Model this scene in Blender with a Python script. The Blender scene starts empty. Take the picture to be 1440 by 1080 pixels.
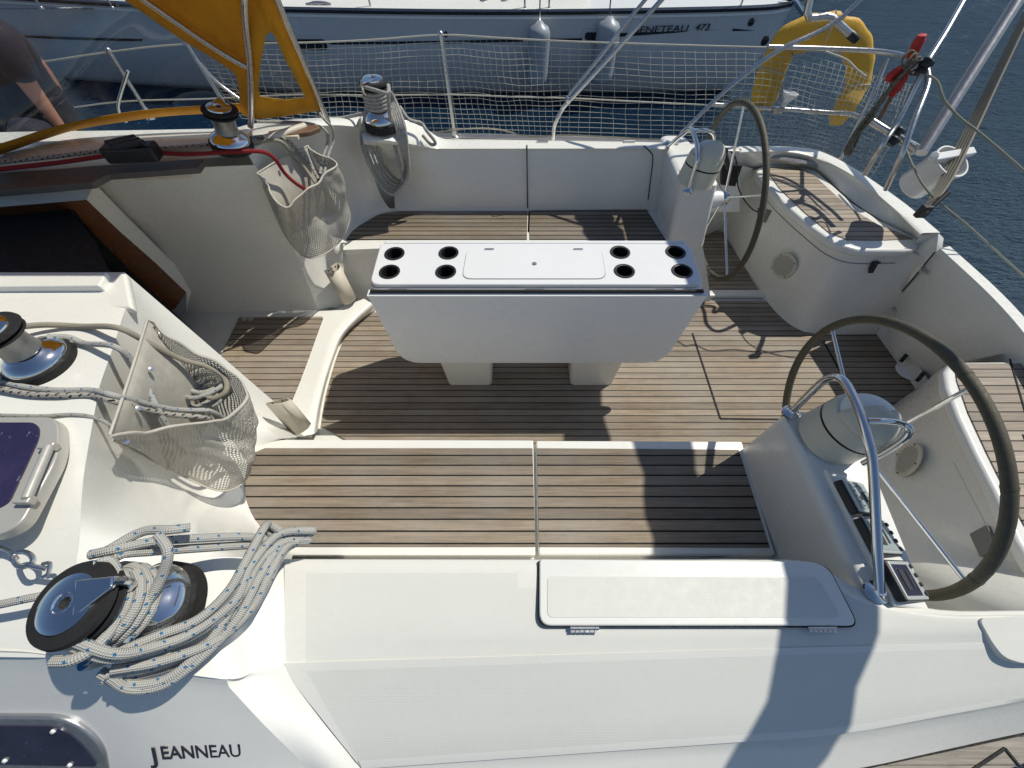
import bpy, bmesh, math, random
from mathutils import Vector, Matrix, noise
R = math.radians
random.seed(7)
scene = bpy.context.scene
COL = scene.collection

# ---------------------------------------------------------------- camera
FPX, CX, CY, H = 545.0, 722.0, 540.0, 1.97
TH = R(56.0)                                   # pitch below the horizon
cam_d = bpy.data.cameras.new('camera')
cam = bpy.data.objects.new('camera', cam_d); COL.objects.link(cam)
cam.location = (0, 0, H); cam.rotation_euler = (R(90) - TH, 0, 0)
cam_d.sensor_width = 36; cam_d.lens = 36 * FPX / 1440
cam_d.shift_x = -(CX - 720) / 1440
cam_d.clip_start = 0.02; cam_d.clip_end = 3000
scene.camera = cam
# ---------------------------------------------------------------- sky and sun
SUN = Vector((0.60, 0.31, 1.0)).normalized()
SEL = math.asin(SUN.z); SAZ = math.atan2(SUN.x, SUN.y)
w = bpy.data.worlds.new('World'); scene.world = w; w.use_nodes = True
nt = w.node_tree; bg = nt.nodes['Background']
sky = nt.nodes.new('ShaderNodeTexSky'); sky.sky_type = 'NISHITA'; sky.sun_disc = False
sky.dust_density = 0.4; sky.ozone_density = 2.2; sky.air_density = 1.0; sky.sun_elevation = SEL; sky.sun_rotation = SAZ
nt.links.new(sky.outputs[0], bg.inputs[0]); bg.inputs[1].default_value = 0.10
sd = bpy.data.lights.new('sun', 'SUN'); sd.energy = 4.75; sd.angle = R(0.5); sd.color = (1.0, 0.955, 0.85)
so = bpy.data.objects.new('sun', sd); COL.objects.link(so)
so.rotation_euler = SUN.to_track_quat('Z', 'Y').to_euler()
scene.view_settings.view_transform = 'Standard'; scene.view_settings.look = 'None'
scene.view_settings.exposure = -0.30; scene.view_settings.gamma = 1.0

# ---------------------------------------------------------------- photo pixel -> 3D point on a known plane
ST, CT = math.sin(TH), math.cos(TH)
def P(x, y, z=None, Y=None, X=None):
    u = (CY - y) / FPX; r = (x - CX) / FPX
    dy, dz = CT + u * ST, -ST + u * CT
    if z is not None: d = (z - H) / dz
    elif Y is not None: d = Y / dy
    else: d = X / r
    return Vector((r * d, d * dy, H + d * dz))
def PP(l): return [P(*p) if not isinstance(p, Vector) else p for p in l]

# ---------------------------------------------------------------- materials
def new_mat(name):
    m = bpy.data.materials.new(name); m.use_nodes = True
    return m, m.node_tree, m.node_tree.nodes['Principled BSDF']
def N(t, kind, **k):
    n = t.nodes.new(kind)
    for a, b in k.items(): setattr(n, a, b)
    return n
def math_n(t, op, a, b=None, c=None):
    n = N(t, 'ShaderNodeMath', operation=op)
    for i, v in enumerate((a, b, c)):
        if v is None: continue
        if isinstance(v, (int, float)): n.inputs[i].default_value = v
        else: t.links.new(v, n.inputs[i])
    return n.outputs[0]
def mixc(t, fac, a, b):
    n = N(t, 'ShaderNodeMix', data_type='RGBA')
    for i, v in ((0, fac), (6, a), (7, b)):
        if isinstance(v, (int, float)): n.inputs[i].default_value = v
        elif isinstance(v, tuple): n.inputs[i].default_value = (*v, 1)
        else: t.links.new(v, n.inputs[i])
    return n.outputs[2]
def ramp(t, fac, p):
    n = N(t, 'ShaderNodeValToRGB'); e = n.color_ramp.elements
    while len(e) < len(p): e.new(0.5)
    for el, (q, c) in zip(e, p):
        el.position = q; el.color = (c, c, c, 1) if isinstance(c, (int, float)) else (*c, 1)
    t.links.new(fac, n.inputs[0]); return n.outputs[0]
def nz(t, scale, detail=4, rough=0.55, vec=None, out=0):
    n = N(t, 'ShaderNodeTexNoise'); n.inputs['Scale'].default_value = scale
    n.inputs['Detail'].default_value = detail; n.inputs['Roughness'].default_value = rough
    if vec is not None: t.links.new(vec, n.inputs['Vector'])
    return n.outputs[out]
def geo_pos(t): return N(t, 'ShaderNodeTexCoord').outputs['Object']
def scaled(t, vec, s):
    n = N(t, 'ShaderNodeMapping'); n.inputs['Scale'].default_value = s
    t.links.new(vec, n.inputs['Vector']); return n.outputs[0]
def bump(t, b, h, strength=0.3, dist=0.002):
    n = N(t, 'ShaderNodeBump'); n.inputs['Strength'].default_value = strength; n.inputs['Distance'].default_value = dist
    t.links.new(h, n.inputs['Height']); t.links.new(n.outputs[0], b.inputs['Normal']); return n
def plain(name, col, rough=0.5, metal=0.0, var=0.12, bs=0.15, scale=12, spec=0.5, dist=0.001):
    m, t, b = new_mat(name)
    v = geo_pos(t); f = nz(t, scale, 5, 0.6, v)
    d = tuple(c * (1 - var) for c in col); l = tuple(min(1, c * (1 + var * 0.6)) for c in col)
    t.links.new(mixc(t, f, d, l), b.inputs['Base Color'])
    b.inputs['Metallic'].default_value = metal
    t.links.new(ramp(t, nz(t, scale * 2.3, 4, 0.6, v), [(0.25, max(0.02, rough * 0.75)), (0.75, min(1, rough * 1.25))]), b.inputs['Roughness'])
    b.inputs['Specular IOR Level'].default_value = spec
    if bs: bump(t, b, nz(t, scale * 9, 3, 0.6, v), bs, dist)
    return m
M = {}
def gelcoat(name, base, nonskid=False, rough=0.28):
    m, t, b = new_mat(name); v = geo_pos(t)
    big = nz(t, 1.6, 5, 0.6, v); fine = nz(t, 38, 5, 0.7, v)
    c1 = mixc(t, ramp(t, big, [(0.3, 0.0), (0.75, 1.0)]), tuple(c * 0.93 for c in base), base)
    spots = ramp(t, nz(t, 55, 2, 0.5, v), [(0.70, 0.0), (0.78, 1.0)])
    c2 = mixc(t, math_n(t, 'MULTIPLY', spots, 0.05), c1, (0.30, 0.26, 0.2))
    smear = ramp(t, nz(t, 1.0, 6, 0.75, scaled(t, v, (5, 14, 9))), [(0.52, 0.0), (0.82, 1.0)])
    c2 = mixc(t, math_n(t, 'MULTIPLY', smear, 0.10), c2, (0.42, 0.38, 0.31))
    if nonskid:
        sp = N(t, 'ShaderNodeSeparateXYZ'); t.links.new(v, sp.inputs[0])
        k = 2 * math.pi / 0.0052
        a = math_n(t, 'SINE', math_n(t, 'MULTIPLY', sp.outputs[0], k))
        q = math_n(t, 'SINE', math_n(t, 'MULTIPLY', sp.outputs[1], k))
        h = math_n(t, 'MULTIPLY', math_n(t, 'MULTIPLY', math_n(t, 'MAXIMUM', a, 0.0), math_n(t, 'MAXIMUM', q, 0.0)), ramp(t, nz(t, 2.2, 5, 0.6, v), [(0.3, 0.25), (0.65, 1.0)]))
        c2 = mixc(t, math_n(t, 'MULTIPLY', math_n(t, 'SUBTRACT', 1.0, math_n(t, 'MULTIPLY', h, 2.2)), 0.07), c2, (0.40, 0.38, 0.34))
        bump(t, b, h, 0.28, 0.0012)
        rough = 0.62
    else:
        bump(t, b, nz(t, 5, 4, 0.5, v), 0.16, 0.006)
    t.links.new(c2, b.inputs['Base Color'])
    t.links.new(ramp(t, fine, [(0.3, rough * 0.8), (0.8, min(1, rough * 1.5))]), b.inputs['Roughness'])
    b.inputs['Coat Weight'].default_value = 0.0 if nonskid else 0.15
    b.inputs['Coat Roughness'].default_value = 0.12
    return m
GW = (0.81, 0.80, 0.735)
M['gel'] = gelcoat('gelcoat', GW)
M['gel2'] = gelcoat('smooth_gelcoat', (0.83, 0.825, 0.77), rough=0.22)
M['ns'] = gelcoat('nonskid_gelcoat', (0.74, 0.74, 0.68), True)
def teak(name, spacing, off, wdir=1, base=(0.345, 0.27, 0.19), seam=0.09, light=1.0, curve=None):
    m, t, b = new_mat(name); v = geo_pos(t)
    sp = N(t, 'ShaderNodeSeparateXYZ'); t.links.new(v, sp.inputs[0])
    yy = math_n(t, 'DIVIDE', math_n(t, 'SUBTRACT', sp.outputs[wdir], off), spacing)
    fr = math_n(t, 'FRACT', yy); fl = math_n(t, 'FLOOR', yy)
    wn = N(t, 'ShaderNodeTexWhiteNoise', noise_dimensions='2D')
    cb = N(t, 'ShaderNodeCombineXYZ'); t.links.new(fl, cb.inputs[0])
    t.links.new(cb.outputs[0], wn.inputs['Vector'])
    off_v = N(t, 'ShaderNodeVectorMath', operation='ADD'); t.links.new(v, off_v.inputs[0])
    sc = N(t, 'ShaderNodeVectorMath', operation='SCALE'); t.links.new(wn.outputs['Color'], sc.inputs[0]); sc.inputs['Scale'].default_value = 7
    t.links.new(sc.outputs[0], off_v.inputs[1])
    gs = (3.0, 90, 90) if wdir == 1 else (90, 3.0, 90)
    g1 = nz(t, 1.0, 7, 0.7, scaled(t, off_v.outputs[0], gs))
    gs2 = (9.0, 420, 420) if wdir == 1 else (420, 9.0, 420)
    g2 = nz(t, 1.0, 4, 0.7, scaled(t, off_v.outputs[0], gs2))
    blotch = nz(t, 3.2, 5, 0.65, v)
    d = tuple(c * 0.52 * light for c in base); l = tuple(c * 1.12 * light for c in base)
    grey = tuple(0.31 * k * light for k in (1.0, 0.93, 0.83))
    c = mixc(t, ramp(t, g1, [(0.3, 0.0), (0.68, 1.0)]), d, l)
    c = mixc(t, math_n(t, 'MULTIPLY', ramp(t, g2, [(0.35, 1.0), (0.6, 0.0)]), 0.45), c, tuple(k * 0.4 for k in d))
    c = mixc(t, math_n(t, 'MULTIPLY', ramp(t, blotch, [(0.35, 0.0), (0.75, 1.0)]), 0.75), c, grey)
    hv = N(t, 'ShaderNodeHueSaturation'); t.links.new(c, hv.inputs['Color'])
    t.links.new(math_n(t, 'ADD', 0.76, math_n(t, 'MULTIPLY', wn.outputs['Value'], 0.42)), hv.inputs['Value'])
    st_ = ramp(t, nz(t, 7.0, 6, 0.7, v), [(0.60, 0.0), (0.72, 1.0)]); hs_ = mixc(t, math_n(t, 'MULTIPLY', st_, 0.28), hv.outputs[0], (0.10, 0.075, 0.05))
    s1 = math_n(t, 'LESS_THAN', fr, math_n(t, 'ADD', seam - 0.02, math_n(t, 'MULTIPLY', nz(t, 30, 3, 0.6, v), 0.045)))
    c = mixc(t, s1, hs_, (0.012, 0.011, 0.010))
    t.links.new(c, b.inputs['Base Color'])
    b.inputs['Roughness'].default_value = 0.72; b.inputs['Specular IOR Level'].default_value = 0.3
    hh = math_n(t, 'SUBTRACT', math_n(t, 'MULTIPLY', g2, 0.35), math_n(t, 'MULTIPLY', s1, 1.0))
    bump(t, b, hh, 0.7, 0.0025)
    return m
M['teak_seat'] = teak('seat_teak', 0.0445, 0.315, seam=0.14, light=.93)
M['teak_far'] = teak('far_seat_teak', 0.0445, 0.02, seam=0.17, light=0.85)
M['teak_sole'] = teak('sole_teak', 0.0435, 0.012, seam=0.12, light=1.06)
M['teak_helm'] = teak('helm_seat_teak', 0.044, 0.01, seam=0.11, base=(0.47, 0.38, 0.29), light=1.05)
M['teak_deck'] = teak('weathered_deck_teak', 0.055, 0.02, seam=0.02, base=(0.42, 0.38, 0.32))
M['chrome'] = plain('polished_steel', (0.74, 0.75, 0.77), 0.09, 1.0, 0.05, 0.05, 30)
M['steel'] = plain('brushed_steel', (0.62, 0.62, 0.61), 0.3, 1.0, 0.15, 0.1, 40)
M['alu'] = plain('grey_anodised_aluminium', (0.42, 0.42, 0.43), 0.38, 0.8, 0.1, 0.1, 30)
M['drum'] = plain('matt_winch_drum', (0.35, 0.35, 0.34), 0.42, 0.9, 0.2, 0.5, 60)
M['black'] = plain('black_plastic', (0.018, 0.018, 0.019), 0.42, 0, 0.4, 0.2, 30)
M['rubber'] = plain('black_rubber', (0.012, 0.012, 0.012), 0.8, 0, 0.4, 0.1, 30)
M['grey'] = plain('grey_plastic', (0.20, 0.20, 0.19), 0.5, 0, 0.2, 0.2, 30)
M['beige'] = plain('beige_plastic', (0.62, 0.57, 0.47), 0.5, 0, 0.18, 0.2, 20)
M['cream'] = plain('cream_compass_plastic', (0.64, 0.61, 0.50), 0.38, 0, 0.1, 0.1, 20)
M['whitep'] = plain('white_plastic', (0.78, 0.785, 0.78), 0.3, 0, 0.04, 0.03, 3)
M['dome'] = plain('white_compass_hood', (0.78, 0.79, 0.76), 0.5, 0, 0.06, 0.0, 20)
M['leather'] = plain('olive_leather', (0.085, 0.075, 0.048), 0.6, 0, 0.35, 0.6, 45, dist=0.002)
M['wood'] = plain('varnished_mahogany', (0.16, 0.06, 0.022), 0.25, 0, 0.45, 0.05, 10)
M['woodg'] = plain('brown_handrail_wood', (0.17, 0.095, 0.055), 0.5, 0, 0.3, 0.2, 20)
M['dark'] = plain('interior_shade', (0.012, 0.014, 0.017), 0.7, 0, 0.2, 0, 10)  # near-black base colour carries the shade of the unlit cabin
M['track'] = plain('grey_brown_track', (0.15, 0.13, 0.11), 0.5, 0.2, 0.2, 0.2, 20)
M['red'] = plain('red_cloth', (0.50, 0.022, 0.018), 0.6, 0, 0.35, 0.4, 30)
M['flag'] = M['red']
M['skin'] = plain('skin', (0.42, 0.20, 0.13), 0.5, 0, 0.12, 0.2, 30)
M['navy'] = plain('navy_cloth', (0.016, 0.018, 0.035), 0.85, 0, 0.3, 0.4, 40)
M['hair'] = plain('dark_hair', (0.03, 0.02, 0.014), 0.6, 0, 0.3, 0.4, 60)
M['net'] = plain('net_cord', (0.50, 0.49, 0.43), 0.7, 0, 0.2, 0, 30)
M['neigh'] = plain('grey_hull_paint', (0.52, 0.53, 0.53), 0.28, 0, 0.08, 0.06, 2, dist=0.004)
M['stripe'] = plain('black_stripe', (0.010, 0.012, 0.018), 0.3, 0, 0.2, 0, 20)
M['bootp'] = plain('dark_bottom_paint', (0.010, 0.013, 0.014), 0.5, 0, 0.3, 0, 6)
M['fender'] = plain('grey_white_fender', (0.34, 0.37, 0.40), 0.35, 0, 0.15, 0.1, 10)
M['rim'] = plain('hatch_frame_grey', (0.52, 0.50, 0.45), 0.35, 0.3, 0.1, 0.1, 20)
def tinted(name, col, dots=False):
    m, t, b = new_mat(name); v = geo_pos(t)
    c = mixc(t, ramp(t, nz(t, 5, 5, 0.7, v), [(0.35, 0.0), (0.7, 1.0)]), col, tuple(k * 2.0 for k in col))
    sp = ramp(t, nz(t, 85, 3, 0.8, scaled(t, v, (1, 0.35, 1))), [(0.66, 0.0), (0.70, 1.0)])
    c = mixc(t, math_n(t, 'MULTIPLY', sp, 0.5 if dots else 0.15), c, (0.45, 0.46, 0.6))
    t.links.new(c, b.inputs['Base Color']); b.inputs['Roughness'].default_value = 0.1
    return m
M['tint'] = tinted('tinted_acrylic', (0.020, 0.016, 0.045), True)
M['tint2'] = tinted('smoked_acrylic', (0.026, 0.026, 0.045))
M['screen'] = plain('grey_lcd', (0.30, 0.36, 0.35), .25, 0, .1, 0, 20)
M['bezel'] = plain('silver_bezel', (0.45, 0.48, 0.46), 0.35, 0.2, 0.1, 0.05, 30)
M['ink'] = plain('dark_ink', (0.03, 0.035, 0.04), 0.6, 0, 0.1, 0, 20)
M['sandtext'] = plain('pewter_letters', (0.16, 0.15, 0.18), 0.25, 0.85, 0.3, 0.1, 60)
def canvas():
    m, t, b = new_mat('yellow_canvas'); v = geo_pos(t)
    c = mixc(t, ramp(t, nz(t, 4, 5, 0.7, v), [(0.3, 0.0), (0.7, 1.0)]), (0.50, 0.26, 0.018), (0.74, 0.42, 0.03))
    fold = nz(t, 1.0, 4, 0.6, scaled(t, v, (7, 3, 5)))
    bump(t, b, fold, 0.8, 0.03)
    t.links.new(c, b.inputs['Base Color']); b.inputs['Roughness'].default_value = 0.85
    tr = N(t, 'ShaderNodeBsdfTranslucent'); t.links.new(c, tr.inputs[0])
    mx = N(t, 'ShaderNodeMixShader'); mx.inputs[0].default_value = 0.35
    t.links.new(b.outputs[0], mx.inputs[1]); t.links.new(tr.outputs[0], mx.inputs[2])
    t.links.new(mx.outputs[0], t.nodes['Material Output'].inputs[0]); return m
M['canvas'] = canvas()
M['buoy'] = plain('yellow_lifebuoy_cover', (0.66, 0.38, 0.03), 0.6, 0, 0.28, 0.4, 6, dist=0.003)
def vinyl():
    m, t, b = new_mat('clear_vinyl'); v = geo_pos(t)
    b.inputs['Base Color'].default_value = (0.75, 0.77, 0.78, 1); b.inputs['Roughness'].default_value = 0.35
    gl = N(t, 'ShaderNodeBsdfGlossy'); gl.inputs['Roughness'].default_value = 0.06
    trn = N(t, 'ShaderNodeBsdfTransparent'); trn.inputs[0].default_value = (0.80, 0.82, 0.83, 1)
    bn = N(t, 'ShaderNodeBump'); bn.inputs['Strength'].default_value = 0.6; bn.inputs['Distance'].default_value = 0.02
    t.links.new(nz(t, 3.0, 3, 0.5, scaled(t, v, (1.4, 1, 0.5))), bn.inputs['Height']); t.links.new(bn.outputs[0], gl.inputs['Normal'])
    smear = ramp(t, nz(t, 1.0, 5, 0.6, scaled(t, v, (6.0, 6, 1.3))), [(0.56, 0.0), (0.8, 0.22)])
    scr = ramp(t, nz(t, 1.0, 3, 0.6, scaled(t, v, (14, 4, 1.0))), [(0.66, 0.0), (0.74, 0.14)])
    m1 = N(t, 'ShaderNodeMixShader'); t.links.new(math_n(t, 'ADD', math_n(t, 'ADD', smear, scr), 0.012), m1.inputs[0])
    t.links.new(trn.outputs[0], m1.inputs[1]); t.links.new(b.outputs[0], m1.inputs[2])
    m2 = N(t, 'ShaderNodeMixShader'); m2.inputs[0].default_value = 0.055
    t.links.new(m1.outputs[0], m2.inputs[1]); t.links.new(gl.outputs[0], m2.inputs[2])
    t.links.new(m2.outputs[0], t.nodes['Material Output'].inputs[0]); return m
M['vinyl'] = vinyl()
def mesh_cloth():
    m, t, b = new_mat('woven_mesh_cloth')
    uv = N(t, 'ShaderNodeTexCoord').outputs['UV']
    sp = N(t, 'ShaderNodeSeparateXYZ'); t.links.new(uv, sp.inputs[0])
    a = math_n(t, 'FRACT', math_n(t, 'MULTIPLY', sp.outputs[0], 84)); q = math_n(t, 'FRACT', math_n(t, 'MULTIPLY', sp.outputs[1], 44))
    hole = math_n(t, 'MULTIPLY', math_n(t, 'GREATER_THAN', a, 0.5), math_n(t, 'GREATER_THAN', q, 0.55))
    v = geo_pos(t)
    c = mixc(t, nz(t, 14, 5, 0.7, v), (0.24, 0.225, 0.19), (0.56, 0.53, 0.47))
    t.links.new(c, b.inputs['Base Color']); b.inputs['Roughness'].default_value = 0.85
    bump(t, b, nz(t, 22, 4, 0.6, v), 0.5, 0.01)
    tr = N(t, 'ShaderNodeBsdfTransparent'); mx = N(t, 'ShaderNodeMixShader')
    t.links.new(math_n(t, 'MULTIPLY', hole, 0.92), mx.inputs[0]); t.links.new(b.outputs[0], mx.inputs[1]); t.links.new(tr.outputs[0], mx.inputs[2])
    t.links.new(mx.outputs[0], t.nodes['Material Output'].inputs[0]); return m
M['mesh'] = mesh_cloth()
M['hem'] = plain('bag_hem_cloth', (0.52, 0.49, 0.42), 0.85, 0, 0.3, 0.4, 25)
def rope_mat(name, base, fleck=None, fd=18.0, dens=0.3, both=False):
    m, t, b = new_mat(name)
    uv = N(t, 'ShaderNodeTexCoord').outputs['UV']
    sp = N(t, 'ShaderNodeSeparateXYZ'); t.links.new(uv, sp.inputs[0])
    U, V = sp.outputs[0], sp.outputs[1]
    s1 = math_n(t, 'SINE', math_n(t, 'MULTIPLY', math_n(t, 'ADD', math_n(t, 'MULTIPLY', U, 6), math_n(t, 'MULTIPLY', V, 130)), 2 * math.pi))
    s2 = math_n(t, 'SINE', math_n(t, 'MULTIPLY', math_n(t, 'SUBTRACT', math_n(t, 'MULTIPLY', U, 6), math_n(t, 'MULTIPLY', V, 130)), 2 * math.pi))
    br = math_n(t, 'MULTIPLY', s1, s2)
    bump(t, b, br, 0.8, 0.0012)
    c = mixc(t, ramp(t, br, [(0.0, 0.0), (1.0, 1.0)]), tuple(k * 0.62 for k in base), base)
    c = mixc(t, math_n(t, 'MULTIPLY', nz(t, 9, 4, 0.6, geo_pos(t)), 0.4), c, tuple(k * 0.55 for k in base))
    if fleck:
        a = math_n(t, 'FRACT', math_n(t, 'SUBTRACT', math_n(t, 'MULTIPLY', V, fd), math_n(t, 'MULTIPLY', U, 1.0)))
        q = math_n(t, 'FRACT', math_n(t, 'ADD', math_n(t, 'MULTIPLY', U, 3.0), math_n(t, 'MULTIPLY', V, fd * 1.3)))
        f = math_n(t, 'MULTIPLY', math_n(t, 'LESS_THAN', a, dens), math_n(t, 'LESS_THAN', q, 0.36))
        c = mixc(t, f, c, fleck)
    t.links.new(c, b.inputs['Base Color']); b.inputs['Roughness'].default_value = 0.8; b.inputs['Specular IOR Level'].default_value = 0.25
    return m
M['r_blue'] = rope_mat('white_rope_blue_fleck', (0.66, 0.65, 0.60), (0.04, 0.17, 0.33), 24, 0.13)
M['r_black'] = rope_mat('white_rope_black_fleck', (0.62, 0.59, 0.52), (0.015, 0.015, 0.015), 40, 0.45)
M['r_grey'] = rope_mat('grey_rope', (0.62, 0.61, 0.56), (0.2, 0.22, 0.25), 30, 0.25)
M['r_plain'] = rope_mat('cream_rope', (0.52, 0.48, 0.38))
M['r_red'] = rope_mat('red_rope', (0.38, 0.035, 0.04))
M['r_olive'] = rope_mat('olive_rope', (0.26, 0.25, 0.19), (0.06, 0.06, 0.04), 30, 0.4)
M['r_green'] = rope_mat('pale_green_rope', (0.48, 0.49, 0.40))
def water():
    m, t, b = new_mat('sea_water'); v = geo_pos(t)
    b.inputs['Base Color'].default_value = (0.007, 0.026, 0.055, 1); b.inputs['Roughness'].default_value = 0.5
    b.inputs['Specular IOR Level'].default_value = 0.0
    h1 = nz(t, 1.0, 4, 0.55, scaled(t, v, (1.6, 3.2, 1))); h2 = nz(t, 1.0, 5, 0.6, scaled(t, v, (8, 17, 1))); h3 = nz(t, 42, 3, 0.6, v)
    h = math_n(t, 'ADD', math_n(t, 'MULTIPLY', h1, 1.0), math_n(t, 'ADD', math_n(t, 'MULTIPLY', h2, 0.60), math_n(t, 'MULTIPLY', h3, 0.05)))
    bn = bump(t, b, h, 1.0, 0.22)
    gl = N(t, 'ShaderNodeBsdfGlossy'); gl.inputs['Color'].default_value = (0.42, 0.60, 0.92, 1); gl.inputs['Roughness'].default_value = 0.07
    fr = N(t, 'ShaderNodeFresnel'); fr.inputs['IOR'].default_value = 1.33; mx = N(t, 'ShaderNodeMixShader')
    for n_ in (gl, fr): t.links.new(bn.outputs[0], n_.inputs['Normal'])
    t.links.new(fr.outputs[0], mx.inputs[0]); t.links.new(b.outputs[0], mx.inputs[1]); t.links.new(gl.outputs[0], mx.inputs[2])
    t.links.new(mx.outputs[0], t.nodes['Material Output'].inputs[0]); return m
M['water'] = water()

# ---------------------------------------------------------------- mesh helpers
def bm_obj(name, bm, mat, parent=None, smooth=35, mods=None):
    bmesh.ops.recalc_face_normals(bm, faces=bm.faces) if bm.faces and not bm.get('keep', None) else None
    return None
class MB:
    def __init__(s): s.v = []; s.f = []; s.uv = []; s.mi = []
    def add(s, verts, faces, uvs=None, mi=0):
        o = len(s.v); s.v += [Vector(p) for p in verts]
        for k, f in enumerate(faces):
            s.f.append([i + o for i in f]); s.uv.append(uvs[k] if uvs else None); s.mi.append(mi)
        return s
    def tube(s, pts, r, n=10, closed=False, smooth=0, mi=0, flat=None):
        pts = [Vector(p) for p in pts]
        if smooth: pts = catmull(pts, smooth, closed)
        m = len(pts); rr = r if isinstance(r, (list, tuple)) else None
        T = []
        for i in range(m):
            a = pts[(i - 1) % m] if (closed or i > 0) else pts[i]; b = pts[(i + 1) % m] if (closed or i < m - 1) else pts[i]
            d = b - a; T.append(d.normalized() if d.length > 1e-9 else Vector((0, 0, 1)))
        nrm = T[0].orthogonal().normalized() if flat is None else (flat - T[0] * flat.dot(T[0])).normalized()
        vs, L = [], 0; Ls = []
        for i in range(m):
            if i: L += (pts[i] - pts[i - 1]).length
            Ls.append(L)
            nrm = (nrm - T[i] * nrm.dot(T[i])); nrm = nrm.normalized() if nrm.length > 1e-6 else T[i].orthogonal().normalized()
            bi = T[i].cross(nrm)
            ri = rr[int(i * (len(rr) - 1) / max(1, m - 1))] if rr else r
            for k in range(n):
                a = 2 * math.pi * k / n; vs.append(pts[i] + (nrm * math.cos(a) + bi * math.sin(a)) * ri)
        fs, us = [], []
        for i in range(m if closed else m - 1):
            j = (i + 1) % m; l0 = Ls[i]; l1 = Ls[j] if j else Ls[i] + (pts[0] - pts[-1]).length
            for k in range(n):
                k2 = (k + 1) % n
                fs.append([i * n + k, i * n + k2, j * n + k2, j * n + k]); us.append([(k / n, l0), ((k + 1) / n, l0), ((k + 1) / n, l1), (k / n, l1)])
        if not closed:
            fs.append(list(range(n))[::-1]); us.append([(0, 0)] * n); fs.append([(m - 1) * n + k for k in range(n)]); us.append([(0, 0)] * n)
        return s.add(vs, fs, us, mi)
    def lathe(s, prof, loc=(0, 0, 0), axis=(0, 0, 1), n=40, mi=0):
        q = Vector(axis).normalized().to_track_quat('Z', 'Y'); loc = Vector(loc)
        vs = [loc + q @ Vector((r * math.cos(2 * math.pi * k / n), r * math.sin(2 * math.pi * k / n), z)) for r, z in prof for k in range(n)]
        fs = [[i * n + k, i * n + (k + 1) % n, (i + 1) * n + (k + 1) % n, (i + 1) * n + k] for i in range(len(prof) - 1) for k in range(n)]
        if prof[0][0] > 1e-5: fs.append(list(range(n))[::-1])
        if prof[-1][0] > 1e-5: fs.append([(len(prof) - 1) * n + k for k in range(n)])
        return s.add(vs, fs, None, mi)
    def box(s, c, d, rot=None, mi=0):
        c = Vector(c); vs = []
        for x in (-1, 1):
            for y in (-1, 1):
                for z in (-1, 1):
                    p = Vector((x * d[0] / 2, y * d[1] / 2, z * d[2] / 2)); vs.append(c + (rot @ p if rot else p))
        return s.add(vs, [[0, 1, 3, 2], [4, 6, 7, 5], [0, 4, 5, 1], [2, 3, 7, 6], [0, 2, 6, 4], [1, 5, 7, 3]], None, mi)
    def prism(s, top, down, mi=0):
        n = len(top); top = [Vector(p) for p in top]; d = Vector(down)
        vs = top + [p + d for p in top]
        return s.add(vs, [list(range(n)), list(range(n, 2 * n))[::-1]] + [[i, (i + 1) % n, n + (i + 1) % n, n + i] for i in range(n)], None, mi)
    def grid(s, rows, mi=0, flip=False, close_u=False):
        nr, nc = len(rows), len(rows[0]); vs = [p for r in rows for p in r]; fs, us = [], []
        for i in range(nr - 1):
            for j in range(nc if close_u else nc - 1):
                j2 = (j + 1) % nc
                f = [i * nc + j, i * nc + j2, (i + 1) * nc + j2, (i + 1) * nc + j]; fs.append(f)
                us.append([(j / nc, i / nr), ((j + 1) / nc, i / nr), ((j + 1) / nc, (i + 1) / nr), (j / nc, (i + 1) / nr)])
        return s.add(vs, fs, us, mi)
    def build(s, name, mats, parent=None, bevel=0, sub=0, solid=0, smooth=40, seg=3, up=None):
        me = bpy.data.meshes.new(name); me.from_pydata([tuple(v) for v in s.v], [], s.f)
        mats = mats if isinstance(mats, (list, tuple)) else [mats]
        for m in mats: me.materials.append(m)
        if any(u for u in s.uv):
            ul = me.uv_layers.new(name='UVMap')
            for p, u in zip(me.polygons, s.uv):
                if u:
                    for li, q in zip(p.loop_indices, u): ul.data[li].uv = q
        for p, k in zip(me.polygons, s.mi): p.material_index = k
        bm = bmesh.new(); bm.from_mesh(me)
        bmesh.ops.remove_doubles(bm, verts=bm.verts, dist=1e-5)
        bmesh.ops.recalc_face_normals(bm, faces=bm.faces)
        if up is not None:
            t = sum((f.normal.dot(Vector(up)) * f.calc_area() for f in bm.faces))
            if t < 0: bmesh.ops.reverse_faces(bm, faces=bm.faces)
        bm.to_mesh(me); bm.free()
        me.shade_smooth()
        try: me.set_sharp_from_angle(angle=R(smooth))
        except Exception: pass
        o = bpy.data.objects.new(name, me); COL.objects.link(o)
        if solid:
            k = o.modifiers.new('solid', 'SOLIDIFY'); k.thickness = abs(solid); k.offset = -1 if solid > 0 else 1
        if bevel:
            k = o.modifiers.new('bevel', 'BEVEL'); k.width = bevel; k.segments = seg; k.limit_method = 'ANGLE'; k.angle_limit = R(32); k.harden_normals = False
            me.set_sharp_from_angle(angle=R(180))
            wn = o.modifiers.new('wn', 'WEIGHTED_NORMAL'); wn.keep_sharp = True
        if sub:
            k = o.modifiers.new('sub', 'SUBSURF'); k.levels = sub; k.render_levels = sub
        if parent is not None:
            o.parent = parent
            o.location = (0, 0, 0) if parent.get('_part') else -Vector(parent.location)
            o['_part'] = 1
        else:
            zs = [v.co.z for v in me.vertices]; xs = [v.co.x for v in me.vertices]; ys = [v.co.y for v in me.vertices]
            c = Vector(((min(xs) + max(xs)) / 2, (min(ys) + max(ys)) / 2, min(zs)))
            me.transform(Matrix.Translation(-c)); o.location = c
        return o
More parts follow.
